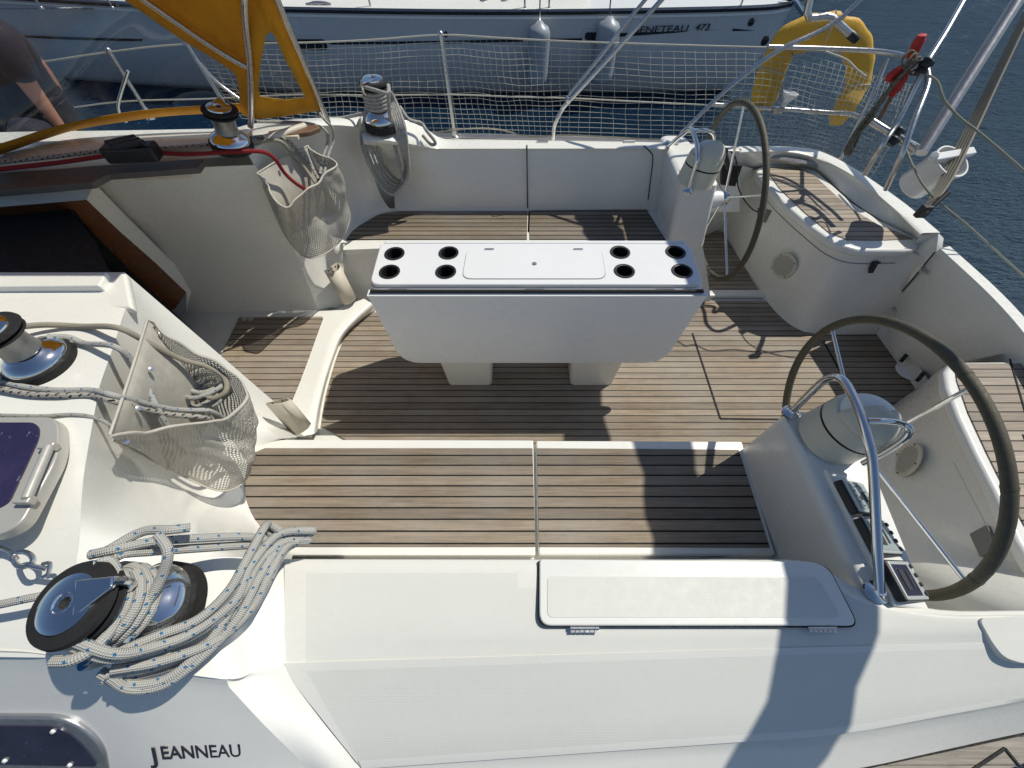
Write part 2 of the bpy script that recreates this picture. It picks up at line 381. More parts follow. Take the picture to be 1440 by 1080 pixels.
def catmull(pts, k, closed=False):
    out = []; n = len(pts)
    for i in range(n if closed else n - 1):
        p0 = pts[(i - 1) % n] if (closed or i > 0) else pts[0] * 2 - pts[1]; p1 = pts[i]; p2 = pts[(i + 1) % n]
        p3 = pts[(i + 2) % n] if (closed or i < n - 2) else pts[-1] * 2 - pts[-2]
        for j in range(k):
            t = j / k
            out.append(0.5 * ((2 * p1) + (p2 - p0) * t + (2 * p0 - 5 * p1 + 4 * p2 - p3) * t * t + (3 * p1 - p0 - 3 * p2 + p3) * t ** 3))
    if not closed: out.append(pts[-1].copy())
    return out
def fillet(pts, r, k=6):
    """round the corners of a closed outline"""
    out = []; n = len(pts); rs = r if isinstance(r, (list, tuple)) else [r] * n
    for i in range(n):
        p = pts[i]; a = pts[i - 1] - p; b = pts[(i + 1) % n] - p
        d = min(rs[i], a.length * 0.48, b.length * 0.48)
        if d < 1e-4: out.append(p.copy()); continue
        s, e = p + a.normalized() * d, p + b.normalized() * d
        for j in range(k + 1):
            t = j / k; out.append(s * (1 - t) ** 2 + p * 2 * t * (1 - t) + e * t * t)
    return out
def surf(rows, ku=4, kv=4, crease=()):
    """smooth surface through rows of points (catmull in both directions; rows listed in crease stay sharp)"""
    R1 = [catmull(PP(r), ku) for r in rows]
    blocks = []; st = 0
    for c in list(crease) + [len(R1) - 1]:
        if c > st: blocks.append((st, c)); st = c
    res = [None]
    cols = list(zip(*R1)); outc = []
    for col in cols:
        o = []
        for a, b in blocks:
            seg = catmull(list(col[a:b + 1]), kv); o += seg if not o else seg[1:]
        outc.append(o)
    return [list(r) for r in zip(*outc)]
def tag(o, label=None, cat=None, group=None, kind=None):
    for k, v in (('label', label), ('category', cat), ('group', group), ('kind', kind)):
        if v: o[k] = v
    return o
def thing(name, loc, label, cat, group=None):
    o = bpy.data.objects.new(name, None); COL.objects.link(o); o.location = loc; o.empty_display_size = 0.1
    return tag(o, label, cat, group)
def copy_tree(o, parent=None):
    c = o.copy(); COL.objects.link(c)
    if parent: c.parent = parent
    for ch in list(o.children): copy_tree(ch, c)
    return c
def rope(name, pts, r, mat, label, cat='rope', group=None, k=8, n=10):
    if 'near' in label and 'bag' in label: pts = [(x, y, z + (.035 if 150 < x < 330 else 0)) for x, y, z in pts]
    o = MB().tube(PP(pts), r, n, smooth=k).build(name, mat, smooth=80)
    return tag(o, label, cat, group)
def text_mesh(s, size, extrude, bevel=0, font=None, space=1.0, shear=0.0, offset=0.0):
    cu = bpy.data.curves.new('t', 'FONT'); cu.body = s; cu.size = size; cu.extrude = extrude; cu.bevel_depth = bevel
    cu.space_character = space; cu.shear = shear; cu.align_x = 'LEFT'; cu.resolution_u = 3; cu.offset = offset
    o = bpy.data.objects.new('t', cu); COL.objects.link(o)
    dg = bpy.context.evaluated_depsgraph_get(); dg.update()
    me = bpy.data.meshes.new_from_object(o.evaluated_get(dg)); bpy.data.objects.remove(o); bpy.data.curves.remove(cu)
    return me
def put_mesh(name, me, mat, mw, parent=None):
    me.transform(mw); me.materials.clear(); me.materials.append(mat)
    o = bpy.data.objects.new(name, me); COL.objects.link(o)
    if parent is not None:
        o.parent = parent; o.location = (0, 0, 0) if parent.get('_part') else -Vector(parent.location); o['_part'] = 1
    return o
def frame_mat(o, x, y):
    x = Vector(x).normalized(); y = Vector(y); z = x.cross(y).normalized(); y = z.cross(x)
    m = Matrix((x, y, z)).transposed().to_4x4(); m.translation = o; return m
YC = 1.4135
def mir(p): return Vector((p[0], 2 * YC - p[1], p[2]))
ZW = -0.55

# ================================================================ SETTING: water
wb = MB(); wb.add([(-400, -400, ZW), (400, -400, ZW), (400, 900, ZW), (-400, 900, ZW)], [[0, 1, 2, 3]])
tag(wb.build('water', M['water'], up=(0, 0, 1)), 'dark blue rippled harbour water around the yachts', None, kind='structure')

# ================================================================ OWN YACHT
yacht = thing('sailing_yacht', (0, YC, ZW), 'white sailing yacht whose open cockpit with teak seats fills the picture', 'sailing yacht')

# hull shell under everything
hb = MB()
HO = [(-4.5, -0.15), (-3, -0.28), (-1, -0.34), (1, -0.26), (2.3, -0.05), (2.45, 0.1), (2.6, 0.7), (2.62, 1.4), (2.6, 2.1), (2.45, 2.75), (2.3, 2.88), (1, 3.08), (-1, 3.16), (-3, 3.1), (-4.5, 2.98)]
hr = []
for z, k in ((ZW - 0.3, 0.80), (ZW + 0.15, 0.93), (0.1, 0.985)):
    hr.append([Vector((x * (0.93 if x > 2 else 1), YC + (y - YC) * k, z)) for x, y in HO])
hb.grid(hr); hb.build('hull', M['gel'], yacht, smooth=60)

# sole
MB().prism([Vector((-1.95, 0.55, -0.004)), Vector((2.35, 0.55, -0.004)), Vector((2.75, 1.0, -0.004)), Vector((2.75, 1.85, -0.004)), Vector((2.35, 2.95, -0.004)), Vector((-1.95, 2.95, -0.004))], (0, 0, -0.04)).build('cockpit_sole', M['gel'], yacht)
left = [P(525, 441, 0.0), P(505, 455, 0), P(488, 472, 0), P(476, 498, 0), P(466, 530, 0), P(458, 562, 0), P(452, 600, 0)]
def lift(l, z): return [Vector((p[0], p[1], z)) for p in l]
far_e = [P(1235, 471, 0), P(1150, 472, 0), P(1122, 464, 0), P(1105, 446, 0), P(1093, 424, 0)]
fl = lift([P(600, 424, 0)] + catmull(left, 4) + [mir(P(600, 424, 0))] + [Vector((1.02, 0.74, 0)), Vector((1.30, 0.66, 0)), Vector((1.72, 0.62, 0)), Vector((1.93, 0.98, 0)), Vector((2.20, 1.06, 0)), P(1303, 545, 0)] + far_e, 0.008)
sole_p = MB().prism(fl, (0, 0, -0.01)).build('teak_planking', M['teak_sole'], yacht)
# hatch cuts in the sole (dark seam strips)
hs = MB()
def strip(mb, a, b, wd, z):
    a = Vector((a[0], a[1], z)); b = Vector((b[0], b[1], z)); d = (b - a).normalized().cross(Vector((0, 0, 1))) * wd / 2
    mb.prism([a - d, b - d, b + d, a + d], (0, 0, -0.003))
for a, b in (((973, 470), (1012, 590)), ((1012, 590), (1100, 591)), ((1157, 482), (1192, 545))):
    hs = MB(); strip(hs, P(*a, 0), P(*b, 0), 0.010, 0.0115); hs.build('hatch_seam', M['rubber'], sole_p)
strip_b = MB(); strip_b.prism(lift([P(975, 420, 0), P(1088, 420, 0), P(1070, 411, 0), P(975, 411, 0)], 0.03), (0, 0, -0.03))
strip_b.build('sole_step', M['gel'], yacht, bevel=0.012)
MB().prism(lift([P(985, 409, .02), P(1066, 409, .02), P(1040, 365, .02), P(1016, 326, .02), P(985, 322, .02)], 0.022), (0, 0, -0.02)).build('teak_planking', M['teak_sole'], yacht)

# bridge deck between companionway and sole
bd = [P(330, 441, 0.12), P(462, 434, 0.12), P(500, 420, .12), P(498, 440, .12), P(478, 458, .12), P(462, 480, .12), P(450, 515, .12), P(440, 545, .12), P(425, 590, .12), P(410, 640, .12), P(250, 640, .12), P(270, 540, .12)]
edge_i = [P(455, 441, .1165), P(452, 452, .1165), P(440, 480, .1165), P(430, 512, .1165), P(420, 545, .1165), P(408, 580, .1165), P(395, 615, .1165)]
ridge_t = [P(512, 420, .1165), P(491, 443, .1165), P(471, 470, .1165), P(460, 500, .1165), P(450, 535, .1165), P(441, 572, .1165), P(433, 612, .1165)]
ridge_u = [P(524, 428, .095), P(500, 450, .095), P(480, 473, .095), P(469, 500, .095), P(458, 534, .095), P(449, 570, .095), P(442, 610, .095)]
ridge_b = [P(530, 436, -.01), P(503, 455, -.01), P(484, 474, -.01), P(472, 500, -.01), P(462, 532, -.01), P(454, 565, -.01), P(448, 605, -.01)]
MB().grid(surf([edge_i, ridge_t, ridge_u, ridge_b], 4, 5, crease=(1,))).build('sill', M['gel2'], yacht, smooth=80, up=(0, 0, 1))
MB().prism([P(120, 425, .115), P(470, 436, .115), P(452, 480, .115), P(430, 530, .115), P(400, 620, .115), P(180, 620, .115)], (0, 0, -.1)).build('bridge_deck', M['gel'], yacht)
bt = fillet([P(336, 446, .122), P(455, 445, .122), P(445, 472, .122), P(428, 520, .122), P(405, 575, .122), P(275, 575, .122)], [.01, .02, .2, .2, .02, .01])
bp = MB().prism(bt, (0, 0, -0.008)).build('teak_planking', M['teak_sole'], yacht)
rl = MB(); c0 = P(353, 449, .123); rl.lathe([(0.018, 0), (0.018, 0.003), (0.010, 0.003), (0.010, 0.001)], c0, n=24); rl.lathe([(0.018, 0), (0.018, 0.003), (0.010, 0.003), (0.010, 0.001)], c0 + Vector((-0.04, 0, 0)), n=24)
rl.build('lifting_ring', M['steel'], bp)

# ---- near seat : lids with teak
def rim_slab(name, out, th, mat, parent, bev=0.012): return MB().prism(out, (0, 0, -th)).build(name, mat, parent, bevel=bev)
SZ = 0.42
# seat base (front face and a narrow rim under the lids)
sb = MB(); yF, yB = P(700, 619, SZ).y, 0.24
sb.prism([Vector((-1.26, yB, 0.385)), Vector((1.10, yB, 0.385)), Vector((1.02, yF - 0.02, 0.385)), Vector((-0.85, yF - .02, 0.385)), Vector((-1.08, yF - .05, .385))], (0, 0, -0.39))
sb.build('seat_locker', M['gel'], yacht, bevel=0.01)
L1 = [P(384, 618, SZ), P(750, 619, SZ), P(753, 781, SZ), P(300, 781, SZ), P(300, 690, SZ), P(345, 640, SZ)]
lid1 = MB().prism(fillet(L1, [.06, .006, .006, .02, .02, .06]), (0, 0, -0.045)).build('seat_lid', M['gel2'], yacht, bevel=0.012)
L2 = [P(753.5, 619, SZ), P(1044, 620, SZ), P(1092, 781, SZ), P(757, 781, SZ)]
lid2 = MB().prism(L2, (0, 0, -0.045)).build('seat_lid', M['gel2'], yacht, bevel=0.010)
T1 = [P(x, y, SZ + .004) for x, y in ((372, 630), (749, 630), (753, 769), (412, 769), (382, 757), (358, 733), (346, 706), (343, 680), (348, 650), (358, 636))]
MB().prism(T1, (0, 0, -0.007)).build('teak_planking', M['teak_seat'], lid1, bevel=0.002)
T2 = [P(x, y, SZ + .004) for x, y in ((754.5, 630), (1039, 632), (1083, 770), (758, 769))]
MB().prism(T2, (0, 0, -0.007)).build('teak_planking', M['teak_seat'], lid2, bevel=0.002)

# ---- near coaming
def coam_cols(y_by_row):
    return y_by_row
xs = [400, 520, 640, 756, 860, 960, 1060, 1140, 1220, 1320, 1440, 1560]
def interp(x, pts):
    for (a, b), (c, d) in zip(pts, pts[1:]):
        if x <= c: return b + (d - b) * (x - a) / (c - a)
    return pts[-1][1]
rows = []
def row(ypts, zpts, x0=None):
    r = []
    for i, x in enumerate(xs):
        xx = x if not (x0 and i == 0) else x0
        r.append(P(xx, interp(xx, ypts), interp(xx, zpts)))
    return r
flat8 = [(0, .80), (2000, .80)]
inner = [(390, 786), (1100, 787), (1165, 794), (1210, 830), (1265, 856), (1380, 858), (1600, 858)]
inner2 = [(390, 789), (1100, 790), (1165, 800), (1210, 836), (1265, 861), (1380, 862), (1600, 862)]
coam_rows = [
    [Vector((P(x, interp(x, inner), .8).x + (0.0), P(x, interp(x, inner), .8).y + (0.075 if x < 1160 else -.02), .36)) for x in xs],
    [Vector((P(x, interp(x, inner), .79).x, P(x, interp(x, inner), .79).y + (.012 if x < 1160 else -.004), .70)) for x in xs],
    row(inner, [(0, .79), (2000, .79)]),
    row([(390, 791), (1100, 792), (1165, 802), (1210, 838), (1265, 863), (1380, 864), (1600, 864)], [(0, .807), (2000, .807)]),
    row([(390, 806), (1100, 806), (1165, 812), (1210, 846), (1265, 868), (1380, 869), (1600, 869)], [(0, .812), (2000, .812)]),
    row([(390, 889), (1440, 889), (1600, 889)], [(0, .803), (2000, .803)]),
    row([(395, 934), (1320, 906), (1600, 898)], [(0, .789), (2000, .789)]),
    row([(400, 945), (1320, 914), (1600, 905)], [(0, .784), (2000, .784)], 401),
    row([(430, 1075), (1183, 1024), (1440, 978), (1600, 945)], [(0, .675), (1183, .705), (1440, .725), (1600, .74)], 500),
    row([(430, 1090), (1183, 1036), (1440, 990), (1600, 957)], [(0, .650), (1183, .680), (1440, .700), (1600, .715)], 515),
    row([(430, 1160), (1193, 1084), (1440, 1030), (1600, 1000)], [(0, .62), (2000, .62)], 540),
]
cg = surf(coam_rows, 4, 3, crease=(5, 6))
co_b = MB(); co_b.grid(cg); nr_, nc_ = len(cg), len(cg[0]); co_b.mi = []
for i_ in range(nr_ - 1):
    for j_ in range(nc_ - 1):
        rr0 = i_ / 3.0; cc0 = j_ / 4.0; gap = (4.68 < rr0 < 4.99) and False
        ns_ = (3.9 <= rr0 < 5.99 and 0.2 < cc0 < 9.3) or (6.99 <= rr0 < 7.9 and 0.2 <= cc0 < 10.6)
        if rr0 < 4.3 and cc0 > 2.6 and cc0 < 3.1: ns_ = False
        co_b.mi.append(1 if ns_ else 0)
co = co_b.build('coaming', [M['gel'], M['ns']], yacht, smooth=28, up=(0, 0, 1))
# raised aft panel at the right edge of the coaming
MB().prism(fillet([P(x, y, z) for x, y, z in ((1376, 869, .820), (1560, 860, .820), (1560, 932, .795), (1440, 934, .793), (1412, 925, .795), (1396, 905, .803))], [.02, .01, .01, .03, .05, .03], 6), (0, 0, -0.025)).build('raised_panel', M['ns'], co, bevel=0.006)
# locker lid in the coaming
LG = fillet([P(x, y, .8145) for x, y in ((755.5, 788), (1143, 791), (1166, 798), (1209.5, 882.5), (755.5, 882.5))], [.01, .05, .05, .03, .03], 6)
gk = MB().prism(LG, (0, 0, -0.02)).build('lid_gap_shade', M['rubber'], co)  # dark sheet in place of shade in the gap round the lid
LL = fillet([P(x, y, .822) for x, y in ((758.5, 786), (1143, 789), (1167, 799), (1208, 880), (758.5, 880))], [.01, .05, .05, .025, .03], 6)
lid = MB().prism(LL, (0, 0, -0.02)).build('coaming_lid', M['gel2'], yacht, bevel=0.005)
MB().prism(fillet([P(x, y, .8235) for x, y in ((770, 810), (1150, 812), (1183, 868), (770, 868))], .015, 5), (0, 0, -0.004)).build('nonskid_panel', M['ns'], lid)
for x in (822, 1156):
    h = MB(); c = P(x, 883.5, .8175); h.tube([c - Vector((.036, 0, 0)), c + Vector((.036, 0, 0))], .0042, 10)
    for k in range(6): h.box(c + Vector((-.03 + k * .012, -.003, -.0008)), (.010, .012, .003))
    h.build('hinge', M['steel'], lid)

# ---- near cabin end, winch plinth and fillets
A0, B0 = P(175, 383, 1.10), P(440, 612, 0)
def lerp(a, b, t): return a + (b - a) * t
s0 = [A0, lerp(A0, B0, .33), lerp(A0, B0, .66), lerp(A0, B0, .9), B0]
st = [s0,
      [P(180, 408, 1.10), P(262, 500, .80), P(345, 580, .5), P(388, 612, .44), P(396, 617, .42)],
      [P(176, 436, 1.10), P(255, 520, .80), P(330, 590, .53), P(362, 624, .43), P(370, 628, .418)],
      [P(162, 480, 1.10), P(240, 558, .80), P(305, 612, .54), P(342, 645, .44), P(352, 650, .418)],
      [P(140, 543, 1.095), P(215, 606, .80), P(285, 650, .54), P(333, 676, .44), P(346, 680, .418)],
      [P(128, 607, 1.09), P(200, 650, .82), P(280, 690, .53), P(335, 703, .445), P(350, 706, .418)],
      [P(118, 668, 1.08), P(190, 694, .86), P(280, 722, .62), P(342, 728, .46), P(362, 732, .418)],
      [P(114, 715, 1.06), P(190, 728, .90), P(285, 748, .72), P(358, 752, .50), P(384, 757, .418)],
      [P(112, 752, 1.045), P(195, 762, .95), P(300, 768, .87), P(375, 772, .62), P(410, 775, .418)],
      [P(108, 785, 1.03), P(195, 785, .955), P(300, 783, .90), P(368, 785, .82), P(408, 792, .800)],
      ]
g = surf(st, 6, 5, crease=(1,))
MB().grid(g).build('cabin_end', M['gel2'], yacht, smooth=50, up=(0, 0, 1))
# plinth fillet between winch plinth and coaming
st2 = [st[-1],
       [P(105, 835, 1.00), P(195, 835, .945), P(300, 835, .905), P(352, 835, .84), P(408, 835, .802)],
       [P(100, 880, .985), P(195, 882, .94), P(303, 883, .90), P(352, 886, .835), P(408, 890, .797)],
       [P(95, 925, .965), P(195, 938, .93), P(318, 955, .89), P(360, 945, .82), P(409, 936, .783)]]
g = surf(st2, 6, 5)
MB().grid(g).build('winch_plinth', M['gel2'], yacht, smooth=60, up=(0, 0, 1))
# cabin side (with the portlight) and the outer fillet
st3 = [[P(-420, 905, .99), P(-150, 912, .985), P(95, 925, .965), P(195, 938, .93), P(318, 955, .89)],
       [P(-420, 915, .97), P(-150, 922, .965), P(90, 936, .945), P(192, 950, .91), P(322, 966, .87)],
       [P(-420, 1010, .82), P(-150, 1010, .82), P(90, 1010, .82), P(210, 1015, .815), P(372, 1020, .785)],
       [None] * 4 + [P(440, 1090, .68)], [None] * 4 + [P(500, 1180, .58)]]
for c_ in range(4):
    dd_ = st3[2][c_] - st3[1][c_]; st3[3][c_] = st3[1][c_] + dd_ * 2.0; st3[4][c_] = st3[1][c_] + dd_ * 2.8
for r_ in st3: r_[0] = Vector((-3.3, r_[1].y, r_[1].z))
side = MB().grid(surf(st3, 5, 4, crease=(1,))).build('cabin_side', M['gel2'], yacht, smooth=60, up=(0, -1, 0.3))
st4 = [[P(318, 955, .89), P(360, 945, .82), P(410, 936, .783)],
       [P(322, 966, .87), P(366, 960, .805), P(420, 958, .768)],
       [P(372, 1020, .785), P(412, 1010, .757), P(462, 1014, .718)],
       [P(440, 1090, .68), P(476, 1085, .69), P(514, 1072, .668)],
       [P(500, 1180, .58), P(530, 1170, .60), P(556, 1155, .585)]]
MB().grid(surf(st4, 5, 5)).build('coaming_fillet', M['gel2'], yacht, smooth=80, up=(0, 0, 1))
# near cabin top
R0 = [P(180, 408, 1.10), P(176, 436, 1.10), P(162, 480, 1.10), P(140, 543, 1.095), P(128, 607, 1.09), P(118, 668, 1.08), P(114, 715, 1.06), P(112, 752, 1.045), P(108, 785, 1.03), P(105, 835, 1.00), P(100, 880, .985), P(95, 925, .965)]
Rl = [Vector((-3.2, p.y, max(p.z, 1.04))) for p in R0]; Rl[-1] = P(-420, 905, .99); Rl[-1].x = -3.2
Rm = [lerp(a, b, .5) + Vector((0, 0, .012)) for a, b in zip(R0, Rl)]
Ri = [lerp(a, b, .03) + Vector((0, 0, .006)) for a, b in zip(R0, Rl)]
g = [R0, Ri, Rm, Rl]
MB().grid(g).build('cabin_top', M['gel'], yacht, smooth=30, up=(0, 0, 1))
# strip that carries the companion slide on the near side
MB().prism([P(-500, 390, 1.13), P(150, 382, 1.13), P(139, 402, 1.13), P(-500, 408, 1.13)], (0, 0, -.05)).build('slide_rail', M['gel'], yacht, bevel=.006)
MB().prism([P(-500, 386, 1.11), P(176, 383, 1.11), P(186, 433, 1.104), P(-500, 438, 1.104)], (0, 0, -.03)).build('cabin_top_step', M['gel'], yacht, bevel=.01)
# near inner wall of the companionway recess (seen from other positions)
MB().prism([A0, B0, Vector((-2.0, B0.y, 0)), Vector((-2.2, A0.y, 1.10))], (0, -0.02, 0)).build('recess_wall', M['gel'], yacht)

# ---- far box beside companionway
C0, D0 = P(350, 215, 1.11), P(447, 437, .11)
Cl, Dl = Vector((-3.2, C0.y - .12, 1.11)), Vector((-2.3, D0.y, .11))
wall = [[P(-420, 262, 1.06), P(0, 244, 1.10), P(133, 233, 1.10), P(270, 224, 1.10), P(345, 217, 1.108)],
        [P(-420, 264, 1.05), P(0, 252, 1.07), P(135, 246, 1.07), P(272, 236, 1.07), P(357, 232, 1.05)],
        [P(-100, 400, .6), P(100, 340, .6), P(205, 336, .60), P(300, 333, .60), P(404, 330, .60)],
        [P(150, 470, .11), P(230, 443, .11), P(300, 440, .11), P(370, 439, .11), P(448, 437, .11)]]
bw = MB().grid(surf(wall[1:], 6, 6)).build('cabin_recess_wall', M['gel'], yacht, smooth=60, up=(0, -1, 0))
far_st = [[P(345, 217, 1.108), P(357, 232, 1.05), P(404, 330, .60), P(430, 396, .30), P(448, 437, .11)],
          [P(362, 206, 1.112), P(372, 220, 1.04), P(420, 322, .60), P(447, 388, .30), P(466, 432, .11)],
          [P(378, 197, 1.11), P(390, 214, 1.02), P(437, 312, .60), P(462, 372, .33), P(487, 428, .11)],
          [P(402, 188, 1.09), P(412, 205, 1.0), P(455, 300, .60), P(470, 345, .44), P(482, 357, .41)],
          [P(430, 181, 1.07), P(440, 198, .96), P(477, 285, .58), P(486, 325, .45), P(490, 338, .418)],
          [P(468, 176, 1.02), P(474, 195, .92), P(498, 262, .62), P(508, 302, .45), P(512, 312, .418)],
          [P(500, 178, .965), P(505, 200, .86), P(519, 262, .60), P(530, 294, .45), P(538, 301, .418)],
          [P(512, 183, .955), P(517, 203, .86), P(530, 262, .60), P(545, 290, .45), P(556, 298, .418)]]
MB().grid(surf(far_st, 6, 5)).build('cabin_end', M['gel2'], yacht, smooth=60, up=(1, 0, .5))
# far cabin top
ft_in = [P(-420, 262, 1.06), P(0, 244, 1.10), P(133, 233, 1.10), P(270, 224, 1.10), P(345, 217, 1.108), P(362, 206, 1.112), P(378, 197, 1.11), P(402, 188, 1.09), P(430, 181, 1.07), P(468, 176, 1.02), P(500, 178, .965)]
ft_md = [P(-420, 228, 1.16), P(0, 216, 1.16), P(133, 206, 1.15), P(262, 199, 1.14), P(330, 194, 1.13), P(345, 190, 1.13), P(362, 184, 1.12), P(390, 176, 1.10), P(425, 172, 1.08), P(465, 169, 1.02), P(504, 168, .975)]
ft_out = [P(-420, 200, 1.12), P(0, 186, 1.10), P(133, 184, 1.06), P(250, 182, 1.04), P(325, 180, 1.03), P(345, 176, 1.03), P(362, 173, 1.03), P(390, 170, 1.02), P(425, 167, 1.02), P(465, 165, 1.0), P(508, 164, .96)]
ft_dk = [Vector((p.x, p.y + .10, .72)) for p in ft_out]
MB().grid(surf([ft_in, ft_md, ft_out, ft_dk], 4, 4, crease=(2,))).build('cabin_top', M['gel'], yacht, smooth=40, up=(0, 0, 1))

# companionway: bulkhead strips, mahogany frame, interior with shade in its colour
hx = MB()
hx.grid([[P(-420, 300, 1.05), P(0, 268, 1.05), P(133, 258, 1.05)], [P(-420, 320, 1.0), P(0, 291, 1.0), P(122, 281, 1.0)]])
hx.grid([[P(133, 258, 1.05), P(180, 306, .78), P(232, 358, .50), P(290, 412, .20), P(310, 440, .11)], [P(122, 281, 1.0), P(168, 325, .75), P(217, 368, .50), P(262, 411, .27), P(262, 440, .11)]])
hx.build('companionway_surround', M['gel'], yacht, smooth=50)
fr_o = [P(-420, 322, 1.0), P(0, 292, 1.0), P(122, 281.5, 1.0), P(168, 325, .75), P(217, 368, .50), P(262, 411, .27), P(246, 434, .2)]
fr_i = [P(-420, 332, .97), P(0, 299, .97), P(100, 290, .97), P(140, 340, .75), P(176, 386, .50), P(212, 430, .27), P(205, 452, .2)]
f = MB(); f.grid([fr_o, fr_i]); f.grid([[p + Vector((0, 0.02, -.03)) for p in fr_i], fr_i])
MB.build(f, 'companionway_frame', M['wood'], yacht, smooth=40)
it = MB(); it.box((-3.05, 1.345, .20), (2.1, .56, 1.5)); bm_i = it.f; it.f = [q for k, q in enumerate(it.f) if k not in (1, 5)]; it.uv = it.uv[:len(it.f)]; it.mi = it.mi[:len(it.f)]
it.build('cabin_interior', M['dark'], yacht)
MB().prism([P(-420, 303, .95), P(98, 294, .95), P(136, 343, .95), P(160, 395, .95), P(-420, 395, .95)], (-.3, 0, -.02)).build('interior_shade_sheet', M['dark'], yacht)  # flat dark sheet standing in for shade inside the opening
# slide tracks
tr = MB(); tr.prism([P(-420, 290, 1.12), P(0, 268, 1.12), P(128, 257, 1.12), P(150, 245, 1.12), P(277, 236, 1.12), P(286, 223, 1.12), P(0, 243, 1.12), P(-420, 262, 1.12)], (0, 0, -.025))
tr.build('slide_track', M['track'], yacht, bevel=.003)
MB().prism([P(183, 249, 1.09), P(268, 241, 1.09), P(268, 250, 1.05), P(192, 254, 1.05)], (0, .01, 0)).build('track_recess', M['beige'], yacht)

# ---- far seat, coaming
fs = MB()
ft = [P(470, 352, .41), P(490, 345, .418), P(600, 343, .42), P(800, 343, .42), P(936, 343, .42), P(985, 343, .42)]
fb = [P(500, 425, 0), P(520, 428, 0), P(600, 428, 0), P(800, 428, 0), P(970, 425, 0), P(1000, 425, 0)]
fm = [P(478, 366, .36), P(498, 360, .36), P(600, 356, .36), P(800, 356, .36), P(944, 356, .36), P(990, 356, .36)]
fs.grid(surf([[p + Vector((0, .12, 0)) for p in ft], ft, fm, fb], 4, 3))
fs.build('seat_locker', M['gel'], yacht, smooth=60, up=(0, -1, .2))
fl1 = MB().prism(fillet([P(x, y, SZ + .002) for x, y in ((468, 352), (741.5, 341), (743, 292), (545, 292), (520, 300))], [.05, .004, .004, .05, .05]), (0, 0, -.04)).build('seat_lid', M['gel2'], yacht, bevel=.008)
fl2 = MB().prism([P(x, y, SZ + .002) for x, y in ((744, 341), (950, 341), (925, 292), (745.5, 292))], (0, 0, -.04)).build('seat_lid', M['gel2'], yacht, bevel=.008)
MB().prism(fillet([P(x, y, SZ + .007) for x, y in ((481, 337), (741, 337), (742, 297), (560, 297), (535, 300), (505, 317))], [.02, .002, .002, .03, .05, .05]), (0, 0, -.007)).build('teak_planking', M['teak_far'], fl1)
MB().prism([P(x, y, SZ + .007) for x, y in ((744.5, 337), (936, 337), (909, 294), (745.5, 296))], (0, 0, -.007)).build('teak_planking', M['teak_far'], fl2)

cx_ = [556, 575, 598, 622, 680, 742, 800, 860, 920, 980, 1040]
fc = [
    [P(x, 298, .41) for x in cx_],
    [P(x - 6 if x < 590 else x, (246, 251, 255, 257, 257, 257, 257, 257, 257, 257, 257)[i], .60) for i, x in enumerate(cx_)],
    [P(x, (207, 209, 213, 214, 214, 214, 214, 214, 214, 215, 217)[i], (.88, .86, .80, .775, .775, .775, .775, .775, .775, .775, .775)[i]) for i, x in enumerate((516, 545, 588, 622, 680, 742, 800, 860, 920, 980, 1040))],
    [P(x, (196, 198, 205, 208, 208, 208, 208, 208, 209, 210, 212)[i], (.95, .94, .85, .80, .80, .80, .80, .80, .80, .80, .80)[i]) for i, x in enumerate((510, 550, 592, 622, 680, 742, 800, 860, 920, 980, 1040))],
    [P(x, (165, 167, 180, 195, 196, 197, 198, 199, 200, 203, 206)[i], (.97, .97, .90, .80, .80, .80, .80, .80, .80, .80, .80)[i]) for i, x in enumerate((508, 556, 596, 624, 680, 742, 800, 860, 920, 980, 1040))],
]
fc.append([p + Vector((0, .02, -.03)) for p in fc[-1]]); fc.append([Vector((p.x, p.y + .05, .62)) for p in fc[-1]])
fco = MB().grid(surf(fc, 4, 4, crease=(4,))).build('coaming', M['gel'], yacht, smooth=50, up=(0, -1, .5))
# groove between the two back panels, and at the aft end of the lid
gv = MB()
for x, zs in ((741, 0),):
    a = [P(x, 204, .803), P(x, 209, .805), P(x, 216, .78), P(x + .5, 259, .60), P(x + 1, 292, .44)]
    gv.tube([p + Vector((0, -.002, 0)) for p in a], .004, 6)
a = [P(905, 205, .803), P(913, 212, .797), P(918, 222, .75), P(914, 259, .60), P(910, 290, .44)]
gv.tube([p + Vector((0, -.002, 0)) for p in catmull(a, 4)], .0035, 6)
gv.build('panel_groove', M['rubber'], fco)
for x in (763, 885):
    h = MB(); c = P(x, 199, .805); h.box(c, (.07, .016, .006)); h.tube([c - Vector((.035, 0, -.003)), c + Vector((.035, 0, .003))], .004, 8); h.build('hinge', M['steel'], fco)
# far side deck strip and toe rail
sdk = MB()
sdk.prism([Vector((-4.5, 2.45, .665)), Vector((-1.2, 2.45, .665)), Vector((-.9, 2.64, .665)), Vector((1.0, 2.64, .655)), Vector((1.28, 2.68, .64)), Vector((1.35, 2.88, .64)), Vector((1, 2.96, .655)), Vector((-1, 3.04, .665)), Vector((-3, 3.05, .665)), Vector((-4.5, 2.95, .665))], (0, 0, -.56))
sdk.build('side_deck', M['gel'], yacht)
tr = MB(); tp = [Vector((-4.5, 2.92, .665)), Vector((-3, 3.0, .665)), Vector((-1, 3.02, .665)), Vector((1, 2.94, .655)), Vector((2.1, 2.74, .60))]
tr.tube(catmull(tp, 5), .020, 6); tr.build('toe_rail', M['alu'], yacht)
